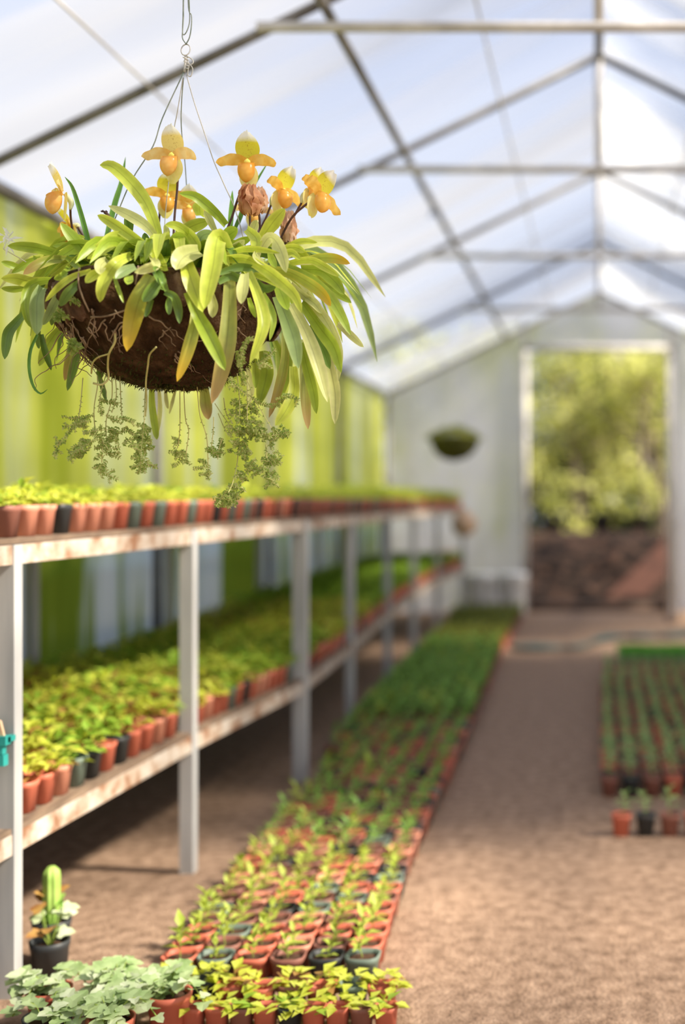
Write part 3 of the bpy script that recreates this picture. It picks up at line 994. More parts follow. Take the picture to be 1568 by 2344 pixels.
for nm, x, y, lab in (('nursery_pot', -1.275, 2.84, 'black nursery pot with round pale leaves behind the first bench post'), ('nursery_pot', -1.32, 2.95, 'black nursery pot with an upright ribbed cactus under the bench')):
    mb = MB(); pot_geo(mb, (0, 0, 0), 0.036, 0.043, 0.095 if y < 2.9 else 0.105, 24, e=2.0)
    o = mb.build(nm, M['pot_black'], loc=(x, y, 0))
    tag(o, lab, 'plant pot')
    zt = 0.078 if y < 2.9 else 0.088
    mb = MB(); soil_geo(mb, (0, 0, 0), 0.0385, zt, 24, e=2.0); mb.build('soil', M['potting_soil'], o)
    q = random.Random(11)
    if y < 2.9:
        mb = MB()
        for j in range(9):
            a = q.uniform(0, 6.28); l = q.uniform(0.02, 0.05)
            p = Vector((math.cos(a) * l * 0.6, math.sin(a) * l * 0.6, zt + q.uniform(0.03, 0.09)))
            mb.tube([(0, 0, zt), p], 0.0015, 4, 1, cap=False)
            ivy_leaf(mb, p, Vector((math.cos(a), math.sin(a), 0.1)), Vector((0, -0.6, 1)), 0.034, 0 if j % 3 else 2)
        mb.build('foliage', [M['ivy_pale'], M['stem_green'], M['bd_red']], o)
    else:
        mb = MB()
        nr, nz = 32, 12
        for j in range(nz + 1):
            t = j / nz
            r0 = 0.019 * math.sin(min(1, t * 1.15 + 0.35) * math.pi * 0.52) * (1 if t < 0.85 else math.sqrt(max(0.02, 1 - ((t - 0.85) / 0.16) ** 2)))
            for k in range(nr):
                a = 2 * math.pi * k / nr
                r1 = r0 * (1 + 0.14 * math.cos(8 * a))
                mb.v.append((r1 * math.cos(a), r1 * math.sin(a), zt + 0.145 * t))
        for j in range(nz):
            for k in range(nr):
                k2 = (k + 1) % nr
                mb.face((j * nr + k, j * nr + k2, (j + 1) * nr + k2, (j + 1) * nr + k))
        mb.face([nz * nr + k for k in range(nr)])
        mb.build('cactus', M['cactus'], o)
        mb = MB()
        for j in range(8):
            a = q.uniform(0, 6.28)
            ivy_leaf(mb, Vector((math.cos(a) * 0.02, math.sin(a) * 0.02, zt + q.uniform(0.02, 0.10))), Vector((math.cos(a), math.sin(a), 0.5)), Vector((0, -0.5, 1)), 0.022, 0 if j % 2 else 1)
        mb.build('foliage', [M['sd_green'], M['bd_red']], o)

# a big ribbed leaf that reaches in at the bottom corner
mb = MB(); pot_geo(mb, (0, 0, 0), 0.05, 0.065, 0.10, 20, e=2.0)
o = mb.build('foliage_pot', M['pot_black'], loc=(-1.24, 2.24, 0))
tag(o, 'black pot of broad ribbed dark leaves on the floor in front of the ivy', 'potted plant')
mb = MB(); soil_geo(mb, (0, 0, 0), 0.058, 0.085, 20, e=2.0); mb.build('soil', M['potting_soil'], o)
mb = MB()
q = random.Random(3)
for j in range(9):
    a = -0.35 + j * 0.7
    pts = spline([Vector((0, 0, 0.085)), Vector((math.cos(a) * 0.05, math.sin(a) * 0.05, 0.13)), Vector((math.cos(a) * 0.12, math.sin(a) * 0.12, 0.115 + 0.02 * (j % 3)))], 8)
    sd = Vector((-math.sin(a), math.cos(a), 0))
    b = len(mb.v)
    for i, p in enumerate(pts):
        w = 0.026 * math.sin(math.pi * min(1, 0.06 + i / 8 * 0.94))
        for u in (-1, -0.5, 0, 0.5, 1):
            mb.v.append(tuple(p + sd * w * u + Vector((0, 0, 0.006 * abs(u)))))
    for i in range(8):
        for k in range(4):
            z = b + i * 5 + k
            mb.face((z, z + 1, z + 6, z + 5), 0, [(k / 4, i / 8), ((k + 1) / 4, i / 8), ((k + 1) / 4, (i + 1) / 8), (k / 4, (i + 1) / 8)])
mb.build('foliage', M['ol_dark'], o)

# teal clip on the first post
p = at(6, 1715, 2.695)
clip = empty('plant_clip', p)
tag(clip, 'small teal plastic clip with a pale tag on the first bench post', 'clip')
mb = MB()
mb.box((-0.022, -0.012, 0.010), (0.012, 0.012, 0.030)); mb.box((-0.022, -0.009, -0.010), (0.004, 0.009, 0.018)); mb.box((-0.022, -0.011, -0.036), (0.007, 0.011, -0.012))
mb.box((0.0, 0.0, 0.014), (0.012, 0.036, 0.026))
mb.build('clip_body', M['teal'], clip, smooth=False)
mb = MB()
mb.add([(-0.022, -0.004, 0.03), (0.004, -0.004, 0.03), (-0.004, -0.004, 0.062), (-0.022, -0.004, 0.07), (-0.022, 0.004, 0.03), (0.004, 0.004, 0.03), (-0.004, 0.004, 0.062), (-0.022, 0.004, 0.07)],
       [(0, 1, 2, 3), (7, 6, 5, 4), (0, 4, 5, 1), (1, 5, 6, 2), (2, 6, 7, 3), (3, 7, 4, 0)])
mb.build('tag', M['peach'], clip, smooth=False)

# ------------------------------------------------------------------ far end of the greenhouse
for x, lab in ((-1.21, 'white plastic bucket against the end wall, nearer the bench'), (-0.885, 'white plastic bucket against the end wall, nearer the doorway')):
    b = empty('bucket', (x, 12.45, 0))
    tag(b, lab, 'bucket', 'white buckets by the end wall')
    mb = MB(); mb.lathe([(0.125, 0.0), (0.132, 0.02), (0.150, 0.36), (0.158, 0.365), (0.158, 0.39), (0.150, 0.392), (0.142, 0.385), (0.125, 0.03)], n=28); mb.build('body', M['white_plastic'], b)
    mb = MB(); mb.lathe([(0.150, 0.393), (0.161, 0.393), (0.162, 0.415), (0.155, 0.425), (0.02, 0.432)], n=28); mb.build('lid', M['white_plastic'], b)
    mb = MB(); mb.tube([(0.165 * math.cos(t), -0.03 - 0.12 * math.sin(t), 0.33 - 0.16 * math.sin(t)) for t in [math.pi * i / 14 for i in range(15)]], 0.004, 6); mb.build('handle', M['wire'], b)

sack = empty('cloth_bundle', (-1.235, 11.2, 0.945))
tag(sack, 'peach cloth bundle hanging off the upper rail near the far bench end', 'bundle')
mb = MB(); mb.lathe([(0.02, -0.115), (0.075, -0.095), (0.112, -0.03), (0.110, 0.03), (0.075, 0.085), (0.028, 0.108), (0.022, 0.125), (0.034, 0.145)], n=24,
                    jit=lambda p: Vector((p.x * (1 + 0.06 * math.sin(9 * math.atan2(p.y, p.x) + p.z * 20)), p.y * (1 + 0.06 * math.sin(9 * math.atan2(p.y, p.x) + p.z * 20)), p.z)))
mb.build('sack', M['peach'], sack)
mb = MB(); mb.tube([(0, 0, 0.12), (-0.04, 0.0, 0.138), (-0.105, 0.0, 0.118)], 0.004, 6); mb.build('cord', M['weed_stem'], sack)
mb = MB(); mb.lathe([(0.07, 0), (0.10, 0.13), (0.112, 0.135), (0.112, 0.16), (0.10, 0.16), (0.092, 0.14)], n=26)
o = mb.build('clay_pot', M['peach'], loc=(-1.47, 11.62, lerp_tab(BT, 11.62, 2) + DECK_TOP))
tag(o, 'round peach clay pot at the far end of the lower bench deck', 'plant pot')

# mossy bowl hung far down
hb = empty('hanging_moss_bowl', (-1.122, 9.5, 1.575))
tag(hb, 'small dark mossy bowl hanging on wires above the far bench', 'hanging basket')
q = random.Random(21)
mb = MB(); mb.lathe([(0.03, -0.115), (0.09, -0.10), (0.15, -0.05), (0.185, 0.02), (0.19, 0.05), (0.165, 0.06), (0.05, 0.075)], n=32,
                    jit=lambda p: p * (1 + 0.10 * mnoise.noise(p * 14)))
mb.build('bowl', M['moss'], hb)
mb = MB()
for i in range(420):
    a = q.uniform(0, 6.28); t = math.sqrt(q.random())
    mb.leaf(Vector((math.cos(a) * 0.19 * t, math.sin(a) * 0.19 * t, 0.045 + 0.075 * (1 - t * t))), Vector((math.cos(a) * t * 1.3, math.sin(a) * t * 1.3, q.uniform(-0.2, 1))), Vector((0, 0, 1)), q.uniform(0.03, 0.07), 0.02, 0 if q.random() < 0.7 else 1)
mb.build('foliage', [M['sd_olive'], M['tree_a']], hb, smooth=False)
for a in (0.3, 2.4, 4.5):
    mb = MB(); mb.tube([(math.cos(a) * 0.18, math.sin(a) * 0.18, 0.05), (0.0, 0.0, 0.55)], 0.0015, 5); mb.build('wire', M['wire'], hb)
mb = MB(); mb.tube([(0, 0, 0.55), (0.15, 0.87, roof_z(0.97) - 1.575 - 0.05)], 0.0016, 5); mb.build('wire', M['wire'], hb)

# hose across the path
mb = MB()
q = random.Random(8)
for k in range(5):
    pts = [Vector((-0.645, 9.36 + 0.03 * k, 0.018)), Vector((-0.45, 9.30 + 0.06 * k, 0.018)), Vector((-0.15, 9.52 - 0.03 * k, 0.018)), Vector((0.05, 9.95 + 0.07 * k, 0.018)), Vector((0.35, 10.35 - 0.05 * k, 0.018)),
           Vector((0.62, 10.20 + 0.06 * k, 0.018)), Vector((0.95, 10.7 + 0.05 * k, 0.018))]
    if k % 2: pts.reverse()
    if k == 0: allp = pts
    else: allp = allp + pts
mb.tube(spline(allp, 160), 0.017, 8)
tag(mb.build('garden_hose', M['hose']), 'dark green garden hose looped across the far path', 'hose')

# ------------------------------------------------------------------ outside
mb = MB()
NX, NY = 60, 40
for j in range(NY + 1):
    for i in range(NX + 1):
        u, v = i / NX * 2 - 1, j / NY * 2 - 1
        x, y = 0.35 + u * 2.4, 15.3 + v * 1.75
        r = math.sqrt(u * u + v * v)
        h = max(0.0, 1 - r ** 1.7)
        p = Vector((x, y, 0))
        z = 0.82 * h + h ** 0.3 * (0.14 * mnoise.noise(p * 1.8) + 0.07 * mnoise.noise(p * 5) + 0.035 * mnoise.noise(p * 14)) - 0.035
        mb.v.append((x, y, z if h > 0 else -0.035))
for j in range(NY):
    for i in range(NX):
        q_ = j * (NX + 1) + i
        mb.face((q_, q_ + 1, q_ + NX + 2, q_ + NX + 1))
tag(mb.build('mulch_heap', M['mulch'], smooth=False), 'heap of brown bark mulch outside the doorway', 'mulch heap')
lean = MB()
lean.beam((0.20, 13.65, 0.0), (1.10, 14.05, 0.86), 0.30, 0.03, up=Vector((0.3, -0.9, 0.4)))
tag(lean.build('board', M['rust_board'], smooth=False), 'reddish brown board leaning on the mulch heap', 'board')
wb = MB()
wb.box((-3.0, 17.4, -0.03), (3.0, 18.5, 0.72))
tag(wb.build('timber_bed', M['timber'], smooth=False), 'long dark timber plant stand behind the mulch heap', 'plant stand')


def leaf_cloud(mb, rnd, centres, per, rad, ll, mats, flat=0.8):
    for c in centres:
        for i in range(per):
            while True:
                d = Vector((rnd.uniform(-1, 1), rnd.uniform(-1, 1), rnd.uniform(-1, 1)))
                if 0.05 < d.length < 1: break
            p = Vector(c) + Vector((d.x, d.y, d.z * flat)) * rad
            dd = Vector((d.x + rnd.uniform(-0.6, 0.6), d.y + rnd.uniform(-0.6, 0.6), rnd.uniform(-0.7, 0.5)))
            mb.leaf(p, dd, Vector((rnd.uniform(-0.6, 0.6), rnd.uniform(-0.8, 0.2), 1)), ll * rnd.uniform(0.7, 1.3), ll * rnd.uniform(0.35, 0.55), rnd.choices(range(len(mats)), mats)[0])


q = random.Random(31)
for i in range(9):
    x = -2.5 + i * 0.62 + q.uniform(-0.08, 0.08)
    mb = MB(); mb.lathe([(0.12, 0), (0.155, 0.26), (0.165, 0.262), (0.165, 0.29), (0.15, 0.29), (0.14, 0.25)], n=18)
    o = mb.build('potted_shrub', M['pot_black'], loc=(x, 17.75 + q.uniform(-0.08, 0.08), 0.72))
    tag(o, 'black nursery pot with a bright shrub on the timber stand outside, %s along' % nth(i + 1), 'potted shrub', 'potted shrubs on the timber stand outside')
    mb = MB(); leaf_cloud(mb, q, [(q.uniform(-0.26, 0.26), q.uniform(-0.2, 0.2), 0.32 + q.uniform(0.07, 0.17) * j) for j in range(5)], 60, 0.19, 0.08, [2, 3, 0.6, 0])
    if i % 3 == 1: leaf_cloud(mb, q, [(q.uniform(-0.2, 0.2), -0.25, q.uniform(0.35, 0.55))], 40, 0.07, 0.05, [0, 0, 0, 1])  # white clumps stand in for blurred glints of light
    mb.build('foliage', [M['tree_a'], M['tree_b'], M['tree_c'], M['white_petal_glint']], o, smooth=False)


def tree(x, y, h, crown, trunk_r, w, lab, n=26, per=70, ll=0.16, low=0.35, rad=0.55, seed=0, lean=0.0, group='trees outside the doorway'):
    q = random.Random(seed)
    t = empty('tree', (x, y, -0.03))
    tag(t, lab, 'tree', group)
    mb = MB()
    top = Vector((lean, 0, h * 0.9))
    mb.tube(spline([Vector((0, 0, 0)), Vector((lean * 0.3 + 0.05, 0, h * 0.3)), Vector((lean * 0.6 - 0.05, 0.05, h * 0.6)), top], 10), [trunk_r * (1 - 0.07 * i) for i in range(11)], 10)
    for j in range(5):
        a = q.uniform(0, 6.28); z = h * (low + 0.08 * j)
        mb.tube(spline([Vector((lean * z / h, 0, z)), Vector((math.cos(a) * crown * 0.4 + lean * z / h, math.sin(a) * crown * 0.4, z + h * 0.10)), Vector((math.cos(a) * crown * 0.8, math.sin(a) * crown * 0.8, z + h * 0.18))], 6), [trunk_r * 0.5 * (1 - 0.12 * i) for i in range(7)], 6)
    mb.build('trunk', M['bark'], t)
    cs = []
    for j in range(n):
        a = q.uniform(0, 6.28); r = crown * math.sqrt(q.random())
        cs.append((math.cos(a) * r + lean * 0.7, math.sin(a) * r, h * (low + (1 - low) * q.random())))
    mb = MB(); leaf_cloud(mb, q, cs, per, rad, ll, w)
    mb.build('foliage', [M['tree_a'], M['tree_b'], M['tree_c']], t, smooth=False)


for a in [(-1.5, 20.2, 3.9, 1.1, 0.09, [2, 5, 0.5], 'slim yellow-green tree outside, behind the door post next to the buckets', 20, 80, 0.15, 0.20, 0.40, 1, 0.2),
          (-0.35, 21.6, 4.1, 1.3, 0.13, [4, 3, 2], 'bushy olive tree standing in the middle of the doorway view', 24, 80, 0.16, 0.30, 0.42, 2, -0.2),
          (0.62, 20.4, 3.9, 1.0, 0.08, [2, 6, 0.5], 'yellow-leaved tree with a thin pale trunk outside the doorway', 16, 80, 0.16, 0.46, 0.40, 3, 0.25),
          (1.15, 21.4, 4.1, 1.1, 0.12, [2, 5, 0.5], 'tree with a leaning grey trunk beside the open door leaf', 17, 80, 0.16, 0.52, 0.40, 4, -0.35),
          (-3.4, 22.0, 4.2, 1.5, 0.14, [3, 4, 1], 'broad olive tree hidden behind the end wall film', 26, 60, 0.18, 0.3, 0.6, 5, 0.0),
          (3.2, 22.0, 4.2, 1.5, 0.14, [3, 4, 1], 'broad olive tree past the open door leaf', 26, 60, 0.18, 0.3, 0.6, 6, 0.0),
          (-0.9, 25.5, 4.3, 2.2, 0.18, [1.5, 0.3, 6], 'tall dark tree farthest behind the doorway trees', 80, 80, 0.26, 0.04, 0.85, 7, 0.0),
          (1.6, 25.8, 4.3, 2.2, 0.18, [1.5, 0.3, 6], 'tall dark tree farthest back beside the leaning trunk', 80, 80, 0.26, 0.04, 0.85, 8, 0.0)]:
    tree(*a)
# the tree beside the greenhouse whose crown shades the middle of the path
tree(5.4, 5.75, 6.7, 2.1, 0.20, [3, 1, 4], 'tall tree outside the right wall shading the path', n=130, per=80, ll=0.30, low=0.47, rad=0.75, seed=9, group=None)
tree(5.8, 9.9, 9.2, 1.2, 0.20, [3, 1, 4], 'added unseen tree outside the right wall dimming the far roof', n=30, per=60, ll=0.24, low=0.66, rad=0.7, seed=10, group=None)  # out of view, added to dim the far right roof film

# ------------------------------------------------------------------ the hanging orchid basket
BY = 2.30
PXM = F / BY                                   # pixels per metre at the basket
BC = at(392, 760, BY)
basket = empty('hanging_orchid_basket', BC)
tag(basket, 'hanging mossy bowl overflowing with strap-leaved yellow slipper orchids on thin wires', 'hanging orchid basket')
CROPS = {1: (0, 260, 3.5636), 2: (400, 260, 3.4087), 3: (0, 560, 3.5636), 4: (400, 560, 3.4087), 5: (80, 860, 3.92), 6: (400, 860, 3.92), 8: (200, 480, 4.3556), 0: (0, 0, 1.0)}


def bp(crop, u, v, dy=0.0):
    """basket space: where the photo shows a point, dy metres behind the middle of the basket"""
    ox, oy, s = CROPS[crop]
    return at(ox + u / s, oy + v / s, BY + dy) - BC


# bowl
mb = MB()


def bowl_jit(p):
    n = mnoise.noise(p * 9.0) * 0.09 + mnoise.noise(p * 30.0) * 0.045 + mnoise.noise(p * 85.0) * 0.02
    q = p * (1 + n)
    q.z = p.z + mnoise.noise(p * 22.0 + Vector((3, 1, 7))) * 0.006
    return q


prof = [(0.004, -0.104), (0.04, -0.104), (0.075, -0.098), (0.105, -0.086), (0.135, -0.064), (0.155, -0.040), (0.175, -0.012), (0.190, 0.012), (0.203, 0.035), (0.206, 0.058), (0.200, 0.078), (0.185, 0.088), (0.165, 0.090), (0.10, 0.105), (0.03, 0.112)]
pp = []
for a, b in zip(prof, prof[1:]):
    for t in (0, 0.33, 0.66):
        pp.append((a[0] + (b[0] - a[0]) * t, a[1] + (b[1] - a[1]) * t))
pp.append(prof[-1])
mb.lathe(pp, n=110, jit=bowl_jit)
mb.build('bowl', M['coir'], basket)


def bowl_r(z):
    for (r0, z0), (r1, z1) in zip(prof[:11], prof[1:11]):
        if z0 <= z <= z1 and z1 > z0:
            return r0 + (r1 - r0) * (z - z0) / (z1 - z0)
    return 0.20


# husk slabs wrapped round the rim
for a0, a1, z0, z1 in ((-2.42, -2.02, 0.0, 0.066), (-1.28, -1.02, 0.022, 0.070), (-1.0, -0.62, -0.012, 0.050), (-2.95, -2.6, 0.0, 0.06), (0.4, 1.0, 0.0, 0.07), (1.5, 2.2, 0.0, 0.07)):
    mb = MB()
    n1, n2 = 14, 9
    for lay in (0, 1):
        for j in range(n2 + 1):
            for i in range(n1 + 1):
                s, t = i / n1, j / n2
                a = a0 + (a1 - a0) * s + 0.04 * mnoise.noise(Vector((a0 * 5, t * 4, 0)))
                z = z0 + (z1 - z0) * t + 0.010 * mnoise.noise(Vector((s * 5 + a0, 7, 1))) * (1 if j in (0, n2) else 0.3)
                r = bowl_r(z) * 1.015 + 0.006 * math.sin(math.pi * s) + 0.005 * mnoise.noise(Vector((s * 4 + a0, t * 4, 3))) + (0.007 if lay else 0)
                mb.v.append((r * math.cos(a), r * math.sin(a), z))
    N1 = n1 + 1
    off = N1 * (n2 + 1)
    for j in range(n2):
        for i in range(n1):
            q = j * N1 + i
            mb.face((q, q + N1, q + N1 + 1, q + 1)); mb.face((off + q, off + q + 1, off + q + N1 + 1, off + q + N1))
    edge = [i for i in range(n1)] + [j * N1 + n1 for j in range(n2)] + [n2 * N1 + i for i in range(n1, 0, -1)] + [j * N1 for j in range(n2, 0, -1)]
    for k in range(len(edge)):
        a, b = edge[k], edge[(k + 1) % len(edge)]
        mb.face((a, b, off + b, off + a))
    mb.build('husk_slab', M['husk'], basket)
mb = MB()
q = random.Random(77)
for i in range(1500):
    a = q.uniform(-3.14, 3.14); z = -0.105 + 0.055 * q.random() ** 1.6
    r = bowl_r(max(z, -0.1)) * q.uniform(0.95, 1.03)
    if z < -0.098: r *= q.random() ** 0.5
    p = Vector((r * math.cos(a), r * math.sin(a), z))
    mb.leaf(p, Vector((math.cos(a) + q.uniform(-0.6, 0.6), math.sin(a) + q.uniform(-0.6, 0.6), q.uniform(-1.2, 0.2))), Vector((math.cos(a), math.sin(a), 0.3)), q.uniform(0.004, 0.011), 0.003)
mb.build('moss', M['moss'], basket, smooth=False)

# roots over the face of the bowl
mb = MB()
q = random.Random(5)


def root(u, v, n, step, drop, r):
    p = bp(0, u, v)
    x, z = p.x, p.z
    pts = []
    dx = q.uniform(-1, 1)
    for i in range(n):
        rr_ = bowl_r(min(max(z, -0.103), 0.08)) * 1.045 + q.uniform(0, 0.006)
        if abs(x) < rr_:
            y = -math.sqrt(rr_ * rr_ - x * x)
        else:
            y = pts[-1].y if pts else 0.0
        pts.append(Vector((x, y, z)))
        dx = 0.7 * dx + q.uniform(-0.9, 0.9)
        x += dx * step * 0.7
        z -= step * drop * q.uniform(0.3, 1.3)
    pts = spline(pts, len(pts) * 3)
    mb.tube(pts, [r * (1 - 0.6 * i / len(pts)) for i in range(len(pts))], 5)


for i in range(24):
    root(q.uniform(165, 265), q.uniform(735, 800), q.randint(6, 12), 0.012, 0.8, q.uniform(0.0008, 0.0016))
for u, v in ((360, 750), (372, 775), (330, 770), (345, 790), (378, 790), (345, 810), (450, 790), (460, 780), (465, 830), (455, 840), (475, 850), (520, 780), (530, 800), (545, 770), (310, 745), (300, 770), (280, 780), (580, 770), (600, 720), (555, 740), (420, 760), (250, 800), (230, 760)):
    for k in range(2):
        root(u + q.uniform(-6, 6), v + q.uniform(-5, 5), q.randint(4, 8), 0.010, 0.6, q.uniform(0.0010, 0.0018))
for pl in ([(205, 690), (212, 720), (228, 748), (255, 757)], [(283, 660), (285, 690), (292, 720), (300, 750)], [(430, 660), (425, 690), (420, 720), (432, 745)], [(415, 660), (412, 700)], [(230, 690), (227, 720)], [(545, 690), (538, 715), (530, 740)], [(300, 760), (340, 760), (400, 745)]):
    pts = []
    for u, v in pl:
        p = bp(0, u, v); rr_ = bowl_r(min(p.z, 0.08)) * 1.05
        pts.append(Vector((p.x, -math.sqrt(max(1e-4, rr_ * rr_ - p.x * p.x)) - 0.006, p.z)))
    mb.tube(spline(pts, 14), 0.0016, 5)
mb.build('roots', M['root'], basket)
mb = MB()                                      # long root that hangs free
mb.tube(spline([bp(3, 1275, 835, -0.19), bp(3, 1220, 900, -0.175), bp(3, 1205, 1000, -0.15), bp(3, 1190, 1130, -0.11), bp(3, 1195, 1280, -0.10), bp(3, 1185, 1400, -0.10)], 24), 0.0016, 5)
mb.tube(spline([bp(3, 935, 700, -0.17), bp(3, 940, 790, -0.165), bp(3, 890, 890, -0.15), bp(3, 880, 1000, -0.12), bp(3, 885, 1090, -0.10), bp(3, 830, 1140, -0.10), bp(3, 760, 1130, -0.10)], 30), 0.0020, 5)
mb.tube(spline([bp(3, 890, 890, -0.15), bp(3, 800, 920, -0.14), bp(3, 755, 970, -0.12), bp(3, 745, 1050, -0.10)], 18), 0.0016, 5)
mb.build('hanging_root', M['weed_stem'], basket)

